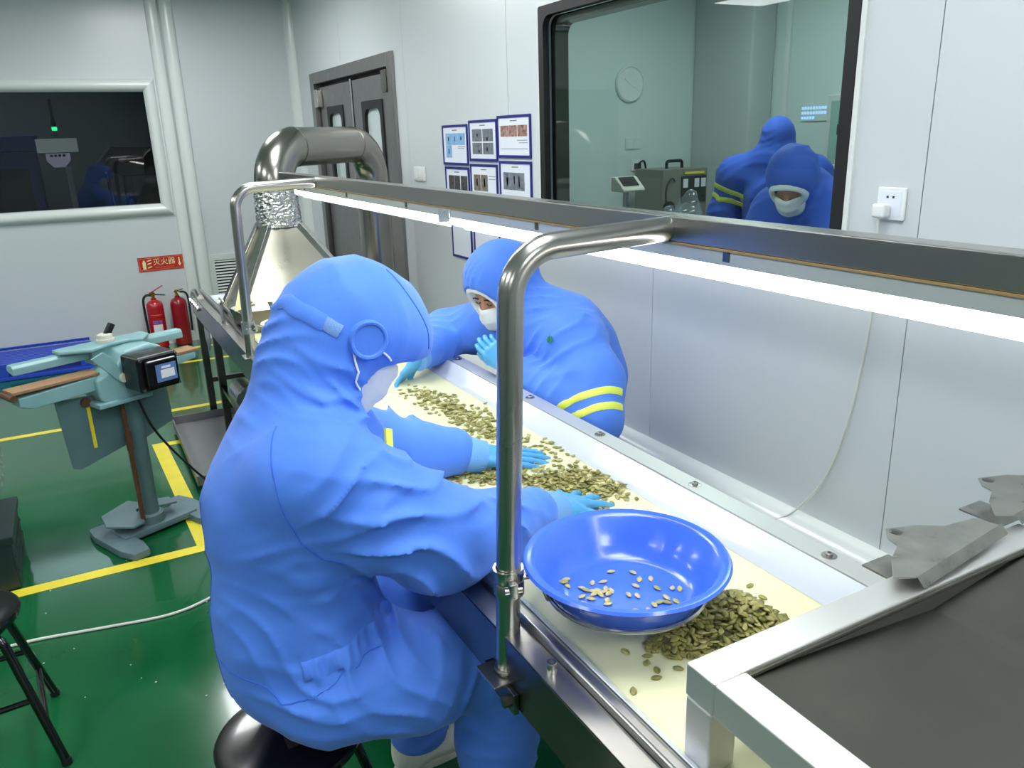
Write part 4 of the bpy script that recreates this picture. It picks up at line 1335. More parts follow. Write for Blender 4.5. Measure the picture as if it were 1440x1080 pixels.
single(fo, 'foil_wrap', 'foil', 'crinkled aluminium foil wrapped around the joint between hood and duct', 'foil', origin=(.97, 4.40, 1.245), angle=15)

# ------------------------------------------------------------------ hopper frame at the near end
hp = thing('hopper', 'stainless steel feed hopper with square tube frame at the near end of the belt', 'hopper', (1.06, .45, .80))
HX0, HX1, HY0, HY1, HZ = .665, 1.47, .05, .742, .95
def tube_sq(x0, x1, y0, y1, z0, z1, nm):
    MB().box(x0, x1, y0, y1, z0, z1).build(nm, 'rail_steel', hp, bevel=.004, seg=3)
tube_sq(HX0, HX1, HY1 - .058, HY1, HZ - .055, HZ, 'frame_tube')
tube_sq(HX0, HX0 + .058, HY0, HY1 - .0585, HZ - .055, HZ, 'frame_tube')
tube_sq(HX1 - .058, HX1, HY0, HY1 - .0585, HZ - .055, HZ, 'frame_tube')
for x in (HX0, HX1 - .055):
    tube_sq(x, x + .052, HY1 - .054, HY1 - .002, .45 if x > 1.3 else .788, HZ - .0555, 'leg')
MB().box(HX1 - .15, HX1 - .003, HY1 - .05, HY1 - .01, .4, .45).build('leg', 'steel', hp, bevel=.003)
ix0, ix1, iy0, iy1 = HX0 + .056, HX1 - .056, HY0, HY1 - .056
xm, zb = 1.16, .915
def sheet(p, nm='sheet'):
    a, b_, c = Vector(p[0]), Vector(p[1]), Vector(p[2])
    n_ = (b_ - a).cross(c - a).normalized() * .002
    MB().prism(p, n_).build(nm, 'hopper_sheet', hp, smooth=False)
sheet([(ix0, iy0, HZ - .012), (ix0, iy1, HZ - .012), (xm - .03, iy1 - .01, zb), (xm, iy0, zb - .02)])
sheet([(xm - .03, iy1 - .01, zb), (ix1, iy1, HZ - .012), (ix1, iy0, HZ - .012), (xm, iy0, zb - .02)])
sheet([(ix0, iy1, HZ - .012), (ix1, iy1, HZ - .012), (xm - .03, iy1 - .01, zb)])
MB().tube([(ix0 + .004, iy0, HZ - .010), (ix0 + .004, iy1, HZ - .010)], .004, 8).build('weld_bead', 'hopper_sheet', hp)
MB().tube([(ix0, iy1 - .004, HZ - .010), (ix1, iy1 - .004, HZ - .010)], .004, 8).build('weld_bead', 'hopper_sheet', hp)
# bent sheet-metal latch plates on the back edge
def latch(lab, dx, dy):
    t = thing('latch_plate', lab, 'bracket', (1.28 + dx, .76 + dy, .952))
    z = .972
    pr = [(1.150, .797), (1.175, .822), (1.235, .815), (1.275, .783), (1.34, .775), (1.375, .765), (1.352, .735), (1.085, .705), (1.070, .729), (1.115, .758), (1.190, .768), (1.172, .779)]
    pr = [(x + dx, y + dy, z + (.012 if y > .775 else 0)) for x, y in [(1.172, .800), (1.200, .826), (1.262, .806), (1.300, .778), (1.372, .770), (1.385, .728), (1.100, .692), (1.070, .712), (1.118, .752), (1.166, .776)]]
    pr = [(x, y, z) for x, y, _ in pr]
    plate = MB().prism(pr, (0, 0, .003)).build('plate', 'steel_galv', t, bevel=.0012)
    MB().prism([(1.100 + dx, .690 + dy, z + .003), (1.388 + dx, .727 + dy, z + .003), (1.392 + dx, .716 + dy, z - .012), (1.104 + dx, .679 + dy, z - .012)], (0, .001, .002)).build('folded_lip', 'steel_galv', plate)
    MB().lathe((1.205 + dx, .808 + dy, z + .003), [(.011, .0002), (.009, .0012), (.0005, .0012)], 16).build('rivet', 'steel_dark', plate)
    MB().box(1.13 + dx, 1.36 + dx, .7425 + dy, .755 + dy, .91, z - .0005).build('back_plate', 'steel_galv', t, bevel=.001)
    MB().box(1.13 + dx, 1.20 + dx, .7555 + dy, .815 + dy, .925, .929).build('lower_flange', 'steel_galv', t, bevel=.001)
    return t
latch('grey bent metal latch plate on the hopper back edge, wholly in view', 0, 0)
latch('grey bent metal latch plate cut off by the right image edge', .345, .045)

# ------------------------------------------------------------------ stools
def stool(x, y, rot, label, h=.45):
    t = thing('stool', label, 'stool', (x, y, 0), 'black round stools')
    s = MB().lathe((x, y, h), [(.0005, -.030), (.10, -.030), (.140, -.028), (.154, -.018), (.157, -.004), (.153, .002), (.143, .003), (.118, -.001), (.07, -.005), (.0005, -.006)], 56).build('seat', 'black_gloss', t)
    MB().box(x - .012, x + .012, y - .04, y + .04, h - .0055, h - .0045).build('grip_slot', 'black_rubber', s)
    MB().tube([(x + .115 * math.cos(2 * math.pi * k / 32), y + .115 * math.sin(2 * math.pi * k / 32), h - .040) for k in range(32)], .010, 8, closed=True).build('seat_ring', 'black_gloss', t)
    feet = []
    for k in range(4):
        a = rot + math.pi / 2 * k
        c, s_ = math.cos(a), math.sin(a)
        p = fillet([(x + .03 * c, y + .03 * s_, h - .042), (x + .135 * c, y + .135 * s_, h - .042), (x + .255 * c, y + .255 * s_, .004)], .05, 8)
        l_ = MB().tube(p, .0125, 14).build('leg', 'black_gloss', t)
        MB().cyl((x + .2553 * c, y + .2553 * s_, .0005), (x + .252 * c, y + .252 * s_, .018), .0145, n=14).build('rubber_foot', 'black_rubber', l_)
        feet.append((c, s_))
    zf = (.13, .21, .13, .21)
    for k in range(4):
        (c, s_), (c2, s2) = feet[k], feet[(k + 1) % 4]
        z = zf[k]; rr = .135 + .12 * (h - .042 - z) / (h - .046)
        MB().tube([(x + rr * c, y + rr * s_, z), (x + rr * c2, y + rr * s2, z)], .009, 12).build('foot_rail', 'black_gloss', t)
    return t
stool(.225, 1.50, math.radians(20), 'black round stool under the seated person in blue')
stool(-.47, 2.42, math.radians(-40), 'empty black round stool at the left image edge')

# ------------------------------------------------------------------ pedal heat sealer
SO = Vector((.085, 3.70, 0)); ex = Vector((.9135, .4067, 0)); ey = Vector((-.4067, .9135, 0)); ez = Vector((0, 0, 1))
SM = Matrix(((ex.x, ey.x, 0, SO.x), (ex.y, ey.y, 0, SO.y), (0, 0, 1, 0), (0, 0, 0, 1)))
sl = thing('heat_sealer', 'pale teal pedal heat sealer with black motor box on a pillar stand', 'machine', tuple(SO))
def sp(mb, nm, m, par=None, bevel=0.0, **k):
    return mb.move(SM).build(nm, m, par or sl, bevel, **k)
# cast foot: two long feet joined by a bridge
for xc, la, lb in ((-.17, -.23, .17), (.20, -.22, .17)):
    sp(MB().prism([(xc - .035, la, .001), (xc + .035, la, .001), (xc + .055, la + .09, .001), (xc + .055, lb - .09, .001), (xc + .035, lb, .001), (xc - .035, lb, .001), (xc - .055, lb - .09, .001), (xc - .055, la + .09, .001)], (0, 0, .034)), 'foot', 'base_grey', bevel=.006)
sp(MB().box(-.16, .19, -.07, .07, .012, .045), 'bridge', 'base_grey', bevel=.008)
sp(MB().lathe((0, 0, .045), [(.060, 0), (.060, .04), (.052, .046)], 28, cap=True), 'collar', 'base_grey')
sp(MB().cyl((0, 0, .046), (0, 0, .66), .042, n=28), 'column', 'teal_dark')
sp(MB().prism([(-.20, .0, .085), (-.17, .10, .095), (-.02, .15, .10), (.03, .06, .09), (-.035, .055, .085), (-.06, -.07, .075), (-.12, -.085, .075)], (0, 0, .012)), 'pedal', 'base_grey', bevel=.004)
sp(MB().prism([(.05, .08, .10), (.13, .06, .085), (.13, -.01, .08), (.05, .0, .09)], (0, 0, .01)), 'pedal', 'base_grey', bevel=.003)
sp(MB().tube([(-.055, -.045, .09), (-.055, -.05, .45), (-.06, -.055, .66)], .010, 10), 'pedal_rod', 'rust')
sp(MB().tube([(-.055, -.05, .42), (-.055, -.05, .50)], .014, 10), 'rod_sleeve', 'rust')
# body casting
sp(MB().prism([(-.13, -.075, .655), (.13, -.075, .655), (.15, -.075, .70), (.15, -.075, .845), (.10, -.075, .868), (-.02, -.075, .860), (-.06, -.075, .80), (-.15, -.075, .765), (-.15, -.075, .68)], (0, .15, 0)), 'casting', 'teal', bevel=.014, seg=3)
sp(MB().box(-.17, .06, -.10, .09, .645, .664), 'flange', 'teal', bevel=.004)
# lower jaw arms with worn wooden pads
sp(MB().prism([(-.44, -.045, .760), (-.44, -.045, .725), (-.39, -.045, .705), (-.13, -.045, .715), (-.13, -.045, .775)], (0, .09, 0)), 'lower_arm', 'teal', bevel=.006)
sp(MB().box(-.455, -.12, -.044, .050, .776, .788), 'sealing_pad', 'wood_belt', bevel=.002)
sp(MB().box(.13, .335, -.040, .050, .776, .788), 'sealing_pad', 'wood_belt', bevel=.002)
sp(MB().prism([(.14, -.04, .72), (.32, -.04, .745), (.32, -.04, .775), (.14, -.04, .775)], (0, .08, 0)), 'lower_arm', 'teal', bevel=.006)
sp(MB().cyl((-.458, -.05, .765), (-.458, .055, .765), .014, n=12), 'roller_end', 'rust')
# upper jaw arms
for (a, b_) in ((-.40, -.10), (.10, .33)):
    sp(MB().prism([(a, .065, .824), (a, .065, .852), (a, .075, .864), (a, .115, .864), (a, .125, .852), (a, .125, .838), (a, .080, .824)], (b_ - a, 0, 0)), 'upper_arm', 'teal', bevel=.003)
sp(MB().prism([(-.22, .06, .866), (-.12, -.01, .866), (-.02, .03, .866), (.06, .03, .866), (.10, -.01, .866), (.17, .06, .866), (.17, .13, .866), (-.22, .13, .866)], (0, 0, .016)), 'head_plate', 'teal', bevel=.006)
sp(MB().box(-.10, .14, .04, .12, .80, .8655), 'head_block', 'teal', bevel=.004)
sp(MB().prism([(-.16, -.082, .855), (-.11, -.082, .875), (-.075, -.082, .845), (-.035, -.082, .745), (-.06, -.082, .735)], (0, .012, 0)), 'link_arm', 'teal', bevel=.003)
sp(MB().cyl((-.045, -.098, .752), (-.045, -.07, .752), .020, n=20), 'pivot_knob', 'scale_cream', bevel=.003)
kb = sp(MB().lathe((-.02, .07, .883), [(.036, 0), (.036, .012), (.032, .014), (.030, .03), (.022, .034), (.0005, .034)], 24), 'temperature_knob', 'scale_cream')
sp(MB().box(-.012, .012, -.012, .012, 0, .055).move(Matrix.Translation((-.012, .07, .908)) @ Matrix.Rotation(.6, 4, 'Y')), 'knob_lever', 'black_plastic', kb, bevel=.003)
# motor box with name plate
mx = sp(MB().box(-.045, .135, -.215, -.0765, .700, .850), 'motor_box', 'black_plastic', bevel=.012, seg=3)
sp(MB().box(-.02, .118, -.242, -.2155, .718, .832), 'box_cover', 'black_plastic', mx, bevel=.010)
sp(MB().box(.015, .105, -.2445, -.2425, .738, .812), 'name_plate', 'label_blue', mx)
sp(MB().box(.035, .095, -.2455, -.2448, .753, .788), 'name_plate_field', 'label_white', mx)
sp(MB().box(.040, .080, -.2455, -.2448, .794, .803), 'name_plate_print', 'label_white', mx)
for x in (-.032, .124):
    for z in (.712, .838):
        sp(MB().cyl((x, -.2155, z), (x, -.223, z), .006, n=10), 'screw', 'steel', mx)
# hanging guard sheets
g1 = sp(MB().prism([(-.30, .0, .700), (.0, .0, .675), (.0, .0, .44), (-.25, .0, .385), (-.28, .0, .40)], (0, .004, 0)), 'guard_sheet', 'teal_dark')
sp(MB().box(-.182, -.168, -.004, .0, .46, .66), 'slot', 'yellow_paint', g1)
sp(MB().cyl((-.182, -.012, .665), (-.182, .0, .665), .020, n=12), 'wing_bolt', 'rust', g1)
sp(MB().prism([(.05, .05, .72), (.20, .05, .72), (.21, .05, .46), (.05, .05, .41)], (0, .004, 0)), 'guard_sheet', 'teal_dark')
sp(MB().tube(spline([(.01, -.05, .655), (.05, -.06, .50), (.12, -.08, .36), (.22, -.12, .20), (.30, -.17, .10), (.36, -.21, .03), (.48, -.24, .007), (.6, -.22, .007)], 8), .0055, 8), 'power_cable', 'cable_black')

# ------------------------------------------------------------------ fire extinguishers and their sign
def extinguisher(x, y, label, hose=True, lever=True, dark=False):
    t = thing('fire_extinguisher', label, 'extinguisher', (x, y, 0), 'fire extinguishers')
    m = 'red_dark' if dark else 'red'
    R_ = .068
    body = MB().lathe((x, y, 0), [(.0005, .004), (.060, .004), (.066, .010), (R_, .02), (R_, .36), (.064, .385), (.050, .405), (.030, .417), (.022, .420), (.022, .435), (.0005, .436)], 36).build('cylinder', m, t)
    MB().lathe((x, y, 0), [(R_ + .0006, .19), (R_ + .0006, .193)], 36).build('seam', m, body)
    if not dark:
        a0, a1 = -2.25, -.95
        lab = [(x + (R_ + .001) * math.cos(a0 + (a1 - a0) * k / 12), y + (R_ + .001) * math.sin(a0 + (a1 - a0) * k / 12)) for k in range(13)]
        def patch(z0, z1, i0, i1, nm, mm, lift):
            vs, fs = [], []
            for k in range(i0, i1 + 1):
                px_, py_ = lab[k]
                dx_, dy_ = (px_ - x) * (1 + lift), (py_ - y) * (1 + lift)
                vs += [(x + dx_, y + dy_, z0), (x + dx_, y + dy_, z1)]
            for k in range(i1 - i0):
                fs.append((2 * k, 2 * k + 2, 2 * k + 3, 2 * k + 1))
            MB().add(vs, fs).build(nm, mm, body)
        patch(.10, .30, 0, 12, 'label_border', 'sign_orange', 0)
        patch(.105, .295, 0, 12, 'label_field', 'red', .006)
        patch(.12, .215, 1, 11, 'label_text_field', 'label_white', .012)
        for i0 in (1, 4, 8):
            patch(.222, .25, i0, i0 + 3, 'label_pictogram', 'label_purple', .012)
    MB().lathe((x, y, .436), [(.014, 0), (.014, .02), (.018, .022), (.018, .045), (.010, .05), (.0005, .05)], 16).build('valve', 'brass', t)
    if lever:
        MB().bar((x - .03, y, .475), (x + .085, y - .01, .535), .022, .008).build('lever', 'red', t, bevel=.002)
        MB().bar((x - .02, y, .470), (x + .095, y - .01, .452), .020, .008).build('carry_handle', 'black_plastic', t, bevel=.002)
    else:
        MB().bar((x - .02, y, .47), (x + .05, y - .02, .49), .02, .008).build('lever', 'steel_dark', t, bevel=.002)
        MB().prism([(x + .0, y - .04, .475), (x + .045, y - .055, .455), (x + .06, y - .055, .43), (x + .015, y - .045, .435)], (0, -.001, 0)).build('tag', 'label_white', t)
    if hose:
        MB().tube(spline([(x - .012, y, .46), (x - .055, y - .005, .462), (x - .082, y - .01, .42), (x - .084, y - .012, .28), (x - .078, y - .02, .12), (x - .074, y - .02, .06)], 8), .010, 10).build('hose', 'black_rubber', t)
    else:
        MB().tube(spline([(x + .012, y, .46), (x + .055, y - .005, .462), (x + .082, y - .01, .42), (x + .084, y - .012, .28), (x + .078, y - .02, .12)], 8), .009, 10).build('hose', 'black_rubber', t)
extinguisher(.495, 7.36, 'red fire extinguisher with white label and raised red lever, left of the pair')
extinguisher(.685, 7.36, 'dark red fire extinguisher without a front label, right of the pair beside the conveyor', hose=False, lever=False, dark=True)
sg = thing('wall_sign', 'red sign with cream Chinese writing above the fire extinguishers', 'sign', (.61, YW - .003, .70))
SGM = Matrix.Translation((.612, YW - .004, .705)) @ Matrix.Rotation(math.radians(-.5), 4, 'Y') @ Matrix.Rotation(math.radians(90), 4, 'X')
def sgbox(x0, x1, z0, z1, d, nm, m):
    MB().box(x0, x1, z0, z1, 0, d).move(SGM).build(nm, m, sg, smooth=False)
sgbox(-.182, .182, -.060, .060, .0025, 'plate', 'sign_red')
for a, b_, c, d in ((-.174, .174, .048, .052), (-.174, .174, -.052, -.048), (-.174, -.170, -.048, .048), (.170, .174, -.048, .048)):
    sgbox(a, b_, c, d, .0032, 'border_line', 'sign_orange')
text_mesh('灭火器', .060, SGM @ Matrix.Translation((.026, .010, .0028)), 'lettering', 'sign_cream', sg)
text_mesh('FIRE EXTINGUISHER', .017, SGM @ Matrix.Translation((.026, -.034, .0028)), 'lettering', 'sign_orange', sg)
sgbox(-.148, -.122, -.042, .020, .0033, 'pictogram_cylinder', 'sign_cream')
sgbox(-.142, -.128, .021, .034, .0033, 'pictogram_valve', 'sign_cream')
for k, z in enumerate((-.03, .0, .026)):
    MB().prism([(-.112, z - .005, .003), (-.078, z + .004, .003), (-.074, z + .012, .003), (-.094, z + .010, .003), (-.108, z + .004, .003)], (0, 0, .0006)).move(SGM).build('pictogram_flame', 'sign_cream', sg, smooth=False)
MB().prism([(.142, .038, .003), (.153, .038, .003), (.153, -.012, .003), (.162, -.012, .003), (.1475, -.038, .003), (.133, -.012, .003), (.142, -.012, .003)], (0, 0, .0006)).move(SGM).build('arrow', 'sign_cream', sg, smooth=False)

# ------------------------------------------------------------------ return-air grille on the far wall
vg = thing('air_vent', 'pale grey louvred return air grille low on the far wall', 'vent', (1.3, YW, .16))
a0, a1, z0, z1 = .995, 1.60, .14, .735
for b_ in ((a0, a1, z1 - .05, z1), (a0, a1, z0, z0 + .05), (a0, a0 + .05, z0 + .05, z1 - .05), (a1 - .05, a1, z0 + .05, z1 - .05)):
    MB().box(b_[0], b_[1], YW - .022, YW - .001, b_[2], b_[3]).build('frame', 'vent_grey', vg, bevel=.002)
MB().box(a0 + .05, a1 - .05, YW - .004, YW - .001, z0 + .05, z1 - .05).build('backing', 'vent_dark', vg, smooth=False)
nsl = 19
for k in range(nsl):
    z = z0 + .06 + (z1 - z0 - .12) * k / (nsl - 1)
    MB().prism([(a0 + .051, YW - .020, z - .006), (a0 + .051, YW - .018, z - .007), (a0 + .051, YW - .006, z + .006), (a0 + .051, YW - .008, z + .007)], (a1 - a0 - .102, 0, 0)).build('slat', 'vent_grey', vg, smooth=False)

# ------------------------------------------------------------------ framed sheets on the window wall
def poster(y0, y1, z0, z1, label, pics, lines=()):
    """y0 is the left edge as seen (larger y); pics: (u0,u1,v0,v1,material) in 0..1 from top left"""
    t = thing('wall_poster', label, 'poster', (XW - .002, (y0 + y1) / 2, z0), 'blue framed sheets on the wall')
    W, H = y0 - y1, z1 - z0
    X = XW - .0015
    bw = .013
    for b_ in ((y1, y0, z1 - bw, z1), (y1, y0, z0, z0 + bw), (y0 - bw, y0, z0 + bw, z1 - bw), (y1, y1 + bw, z0 + bw, z1 - bw)):
        MB().box(X - .006, X, b_[0], b_[1], b_[2], b_[3]).build('frame', 'poster_blue', t, smooth=False)
    MB().box(X - .003, X, y1 + bw, y0 - bw, z0 + bw, z1 - bw).build('paper', 'paper', t, smooth=False)
    for (u0, u1, v0, v1, m) in pics:
        MB().box(X - .0036, X - .0031, y0 - W * u1, y0 - W * u0, z1 - H * v1, z1 - H * v0).build('picture', m, t, smooth=False)
    MB().box(X - .0036, X - .0031, y0 - W * .60, y0 - W * .40, z1 - H * .145, z1 - H * .12).build('heading', 'ink', t, smooth=False)
    for (u0, u1, v) in lines:
        MB().box(X - .0036, X - .0031, y0 - W * u1, y0 - W * u0, z1 - H * (v + .014), z1 - H * v).build('text_line', 'ink', t, smooth=False)
mat('pic_lightblue', (150, 190, 224), 0.4, var=.3, vscale=40, alt=(120, 165, 214))
mat('pic_grey', (128, 134, 142), 0.4, var=.3, vscale=45, alt=(92, 98, 108))
mat('pic_dark', (92, 92, 94), 0.4, var=.5, vscale=60, alt=(24, 26, 32))
mat('pic_red', (198, 158, 146), 0.4, var=.5, vscale=50, alt=(84, 50, 50))
mat('pic_tan', (132, 128, 128), 0.4, var=.5, vscale=50, alt=(100, 84, 62))
mat('pic_blend', (140, 146, 158), 0.4, var=.4, vscale=30, alt=(86, 92, 104))
mat('pic_spot', (30, 34, 44), 0.5)
mat('pic_seed', (186, 170, 120), 0.5)
def spots(y, m='pic_spot'):
    return [(u - .012, u + .012, v - .04, v + .04, m) for u, v in y]
poster(4.39, 4.06, 1.520, 1.735, 'blue framed sheet with pale blue pictures, left of the top row', [(.13, .37, .21, .50, 'pic_lightblue'), (.375, .62, .21, .50, 'pic_lightblue'), (.625, .90, .21, .50, 'pic_lightblue'), (.13, .37, .505, .82, 'pic_lightblue'), (.23, .27, .29, .40, 'pic_spot'), (.48, .52, .29, .40, 'pic_spot'), (.73, .77, .29, .38, 'pic_spot'), (.23, .27, .60, .72, 'pic_spot')], [(.62, .9, .53), (.62, .86, .57)])
poster(4.04, 3.715, 1.545, 1.752, 'blue framed sheet with four grey pictures, middle of the top row', [(.12, .47, .22, .52, 'pic_grey'), (.50, .86, .22, .52, 'pic_grey'), (.12, .47, .55, .83, 'pic_grey'), (.50, .86, .55, .83, 'pic_grey'), (.28, .33, .33, .40, 'pic_spot'), (.63, .68, .42, .50, 'pic_spot'), (.33, .38, .73, .79, 'pic_spot'), (.63, .67, .66, .75, 'pic_spot')])
poster(3.71, 3.375, 1.565, 1.765, 'blue framed sheet with three reddish pictures in a row, right of the top row', [(.10, .35, .24, .50, 'pic_red'), (.36, .60, .24, .50, 'pic_red'), (.62, .90, .24, .50, 'pic_red')], [(.60, .90, .58), (.66, .90, .64), (.10, .9, .78)])
poster(4.375, 4.06, 1.295, 1.510, 'blue framed sheet with dark blurred pictures, left of the second row', [(.14, .38, .22, .60, 'pic_dark'), (.39, .62, .22, .60, 'pic_dark'), (.65, .92, .22, .60, 'pic_dark'), (.14, .38, .62, .9, 'pic_dark'), (.39, .62, .62, .9, 'pic_dark')], [(.66, .9, .68), (.66, .9, .76)])
poster(4.04, 3.725, 1.320, 1.530, 'blue framed sheet with two brownish pictures, middle of the second row', [(.12, .37, .26, .66, 'pic_tan'), (.39, .64, .26, .66, 'pic_tan'), (.22, .27, .36, .54, 'pic_seed'), (.50, .55, .34, .56, 'pic_seed')], [(.68, .92, .28), (.68, .92, .35)])
poster(3.700, 3.375, 1.340, 1.550, 'blue framed sheet with one wide grey blue picture, right of the second row', [(.12, .78, .26, .66, 'pic_blend'), (.22, .27, .38, .56, 'pic_spot'), (.45, .49, .34, .52, 'pic_seed'), (.60, .64, .34, .58, 'pic_seed')])
poster(4.325, 4.06, 1.0, 1.225, 'blue framed plain sheet below the LED batten, left of the lowest row', [])
poster(4.03, 3.72, 1.03, 1.24, 'blue framed plain sheet below the LED batten, right of the lowest row', [])

# ------------------------------------------------------------------ switches, socket, cables
sw = thing('light_switch', 'white double wall switch between the steel door and the framed sheets', 'switch', (XW, 4.765, 1.41))
MB().box(XW - .010, XW - .0005, 4.68, 4.85, 1.415, 1.50).build('plate', 'white_plastic', sw, bevel=.003)
for y in (4.765,):
    MB().box(XW - .014, XW - .0105, 4.690, 4.762, 1.425, 1.49).build('rocker', 'white_plastic', sw, bevel=.002)
    MB().box(XW - .014, XW - .0105, 4.768, 4.840, 1.425, 1.49).build('rocker', 'white_plastic', sw, bevel=.002)
so = thing('wall_socket', 'white wall socket with a plug in it right of the big window', 'socket', (XW, 1.437, 1.43))
MB().box(XW - .010, XW - .0005, 1.394, 1.480, 1.425, 1.511).build('plate', 'white_plastic', so, bevel=.004)
MB().box(XW - .0115, XW - .0102, 1.404, 1.470, 1.435, 1.501).build('insert', 'paper', so, bevel=.001)
for y in (1.428, 1.446):
    MB().box(XW - .0125, XW - .0117, y - .003, y + .003, 1.483, 1.489).build('slot', 'black_rubber', so)
pg = thing('plug', 'white plug with its cable hanging from the wall socket', 'plug', (XW - .02, 1.45, 1.44))
MB().box(XW - .045, XW - .0127, 1.430, 1.470, 1.432, 1.470).build('plug_body', 'white_plastic', pg, bevel=.008, seg=3)
MB().tube(spline([(XW - .035, 1.450, 1.434), (XW - .03, 1.452, 1.38), (XW - .012, 1.455, 1.25), (XW - .010, 1.468, 1.05), (XW - .012, 1.50, .82), (XW - .012, 1.56, .62), (XW - .035, 1.65, .47), (XW - .10, 1.74, .36), (XW - .12, 1.76, .02)], 10), .0035, 8).build('cord', 'cable_white', pg)
single(MB().tube(spline([(-.9, 3.02, .006), (-.48, 2.99, .006), (-.35, 2.98, .006), (-.14, 2.935, .006), (.07, 2.90, .006), (.22, 2.94, .006), (.42, 3.06, .006), (.8, 3.2, .006)], 8), .0055, 8), 'floor_cable', 'cable_white',
       'white cable lying across the green floor behind the empty stool', 'cable', origin=(-.14, 2.935, 0))

fk = MB()
for k in range(16):
    x, y = rng.uniform(-.35, .3), rng.uniform(2.3, 3.5)
    s_ = rng.uniform(.0012, .0032)
    fk.box(x - s_, x + s_, y - s_ * .6, y + s_ * .6, .0003, .0018)
single(fk, 'floor_crumbs', 'paper', 'tiny white crumbs scattered on the green floor behind the seated person', 'crumbs', kind='stuff', origin=(0, 2.9, 0), smooth=False)

# ------------------------------------------------------------------ things on and below the far end of the belt
tr = thing('floor_tray', 'low grey metal tray on the floor below the far end of the conveyor', 'tray', (.62, 4.5, 0))
MB().box(.33, 1.0, 4.0, 5.06, .030, .036).build('tray_bottom', 'grey_tray', tr, smooth=False)
for b_ in ((.33, .336, 4.0, 5.06), (.994, 1.0, 4.0, 5.06), (.3365, .9935, 4.0, 4.006), (.3365, .9935, 5.054, 5.06)):
    MB().box(b_[0], b_[1], b_[2], b_[3], .0305, .085).build('tray_side', 'grey_tray', tr, smooth=False)
for x in (.36, .94):
    for y in (4.06, 5.0):
        MB().box(x - .02, x + .02, y - .02, y + .02, .0005, .0295).build('tray_foot', 'steel_dark', tr)
single(MB().box(.66, .86, 4.98, 5.12, .7855, .79).move(Matrix.Identity(4)), 'white_card', 'paper', 'small white sheet lying at the far tip of the belt', 'paper', bevel=.001, origin=(.76, 5.05, .7855))
br = thing('belt_guide', 'upright steel guide bracket on the near rail by the scoop', 'bracket', (.60, 4.2, .802))
MB().box(.585, .592, 4.15, 4.23, .8025, .93).build('upright', 'steel', br, bevel=.002)
MB().box(.568, .61, 4.14, 4.24, .8012, .806).build('foot_plate', 'steel', br, bevel=.001)
MB().cyl((.578, 4.19, .91), (.600, 4.19, .91), .014, n=12).build('knob', 'steel_bright', br)
sc = thing('steel_scoop', 'grey steel scoop standing on the belt below the louvred grille', 'scoop', (.70, 4.32, .787))
F_ = [(0.655, 4.24), (.76, 4.24), (.79, 4.38), (.70, 4.44), (.64, 4.36)]
vs = [(x, y, .787) for x, y in F_] + [(x + (x - .71) * .5, y + (y - 4.33) * .4, .90) for x, y in F_]
vs2 = [(.71 + (x - .71) * .94, 4.33 + (y - 4.33) * .94, z + (.004 if z < .8 else 0)) for x, y, z in vs]
n_ = 5
fs = [tuple(range(4, -1, -1)), tuple(10 + k for k in range(5))]
for k in range(5):
    l = (k + 1) % 5
    fs += [(k, l, 5 + l, 5 + k), (10 + k, 15 + k, 15 + l, 10 + l), (5 + k, 5 + l, 15 + l, 15 + k)]
MB().add(vs + vs2, fs).build('pan', 'steel_dark', sc, bevel=.0)
MB().tube([(.78, 4.40, .86), (.86, 4.46, .93)], .010, 10).build('handle', 'steel_dark', sc)
pb = thing('seed_bag', 'small clear bag with green and yellow scraps beside the scoop', 'bag', (.655, 4.30, .787))
mb = MB(); mb.prism([(.615, 4.27, .90), (.66, 4.28, .905), (.69, 4.30, .93), (.662, 4.31, 1.02), (.640, 4.30, .965)], (.002, .004, .001)); mb.build('film', 'sign_cream', pb)
for k in range(9):
    x, y, z = .665 + rng.uniform(-.02, .05), 4.29 + rng.uniform(-.03, .04), .915 + rng.uniform(-.015, .03)
    MB().sphere((x, y, z), .012, 6, (1, .7, .5)).build('scrap', 'seed_olive' if k % 3 else 'yellow_paint', pb)

for q in (sc, pb): q.location.y -= .30

# blue plastic pallet along the far wall, film-wrapped box at the left edge
bp_ = thing('blue_pallet', 'bright blue ribbed plastic pallet on the floor along the far wall', 'pallet', (-.6, 7.2, 0))
MB().box(-1.3, -.03, 6.93, 7.43, .001, .03).build('bottom_deck', 'blue_mat', bp_, bevel=.006)
for k in range(9):
    MB().box(-1.3, -.03, 6.935 + .055 * k, 6.975 + .055 * k, .105, .13).build('deck_slat', 'blue_mat', bp_, bevel=.004)
for x in (-1.3, -.72, -.13):
    MB().box(x, x + .1, 6.94, 7.42, .0305, .1045).build('block', 'blue_mat', bp_, bevel=.005)
bk_ = thing('blue_sheet', 'upright blue corrugated board leaning at the foot of the far wall', 'board', (-.6, 7.44, 0))
pr = [(-1.3 + .02 * k, 7.452 - (.010 if k % 2 else 0), .131) for k in range(64)]
MB().prism(pr + [(x, 7.462, z) for x, _, z in reversed(pr)], (0, 0, .02)).build('corrugation', 'blue_mat', bk_)
bx = thing('dark_box', 'dark green plastic crate on the floor at the left image edge', 'crate', (-.75, 3.66, 0))
MB().box(-.95, -.425, 3.42, 3.84, .001, .22).build('shell', 'box_dark', bx, bevel=.015)
MB().box(-.96, -.415, 3.41, 3.85, .20, .235).build('rim', 'box_dark', bx, bevel=.006)
for z in (.07, .13):
    MB().box(-.424, -.420, 3.44, 3.82, z, z + .012).build('rib', 'box_dark', bx)
Fb = Field((-1.1, 3.3, .2), (-.3, 3.95, .95), .011)
Fb.ell((-.70, 3.63, .48), (.29, .25, .245), None, .03)
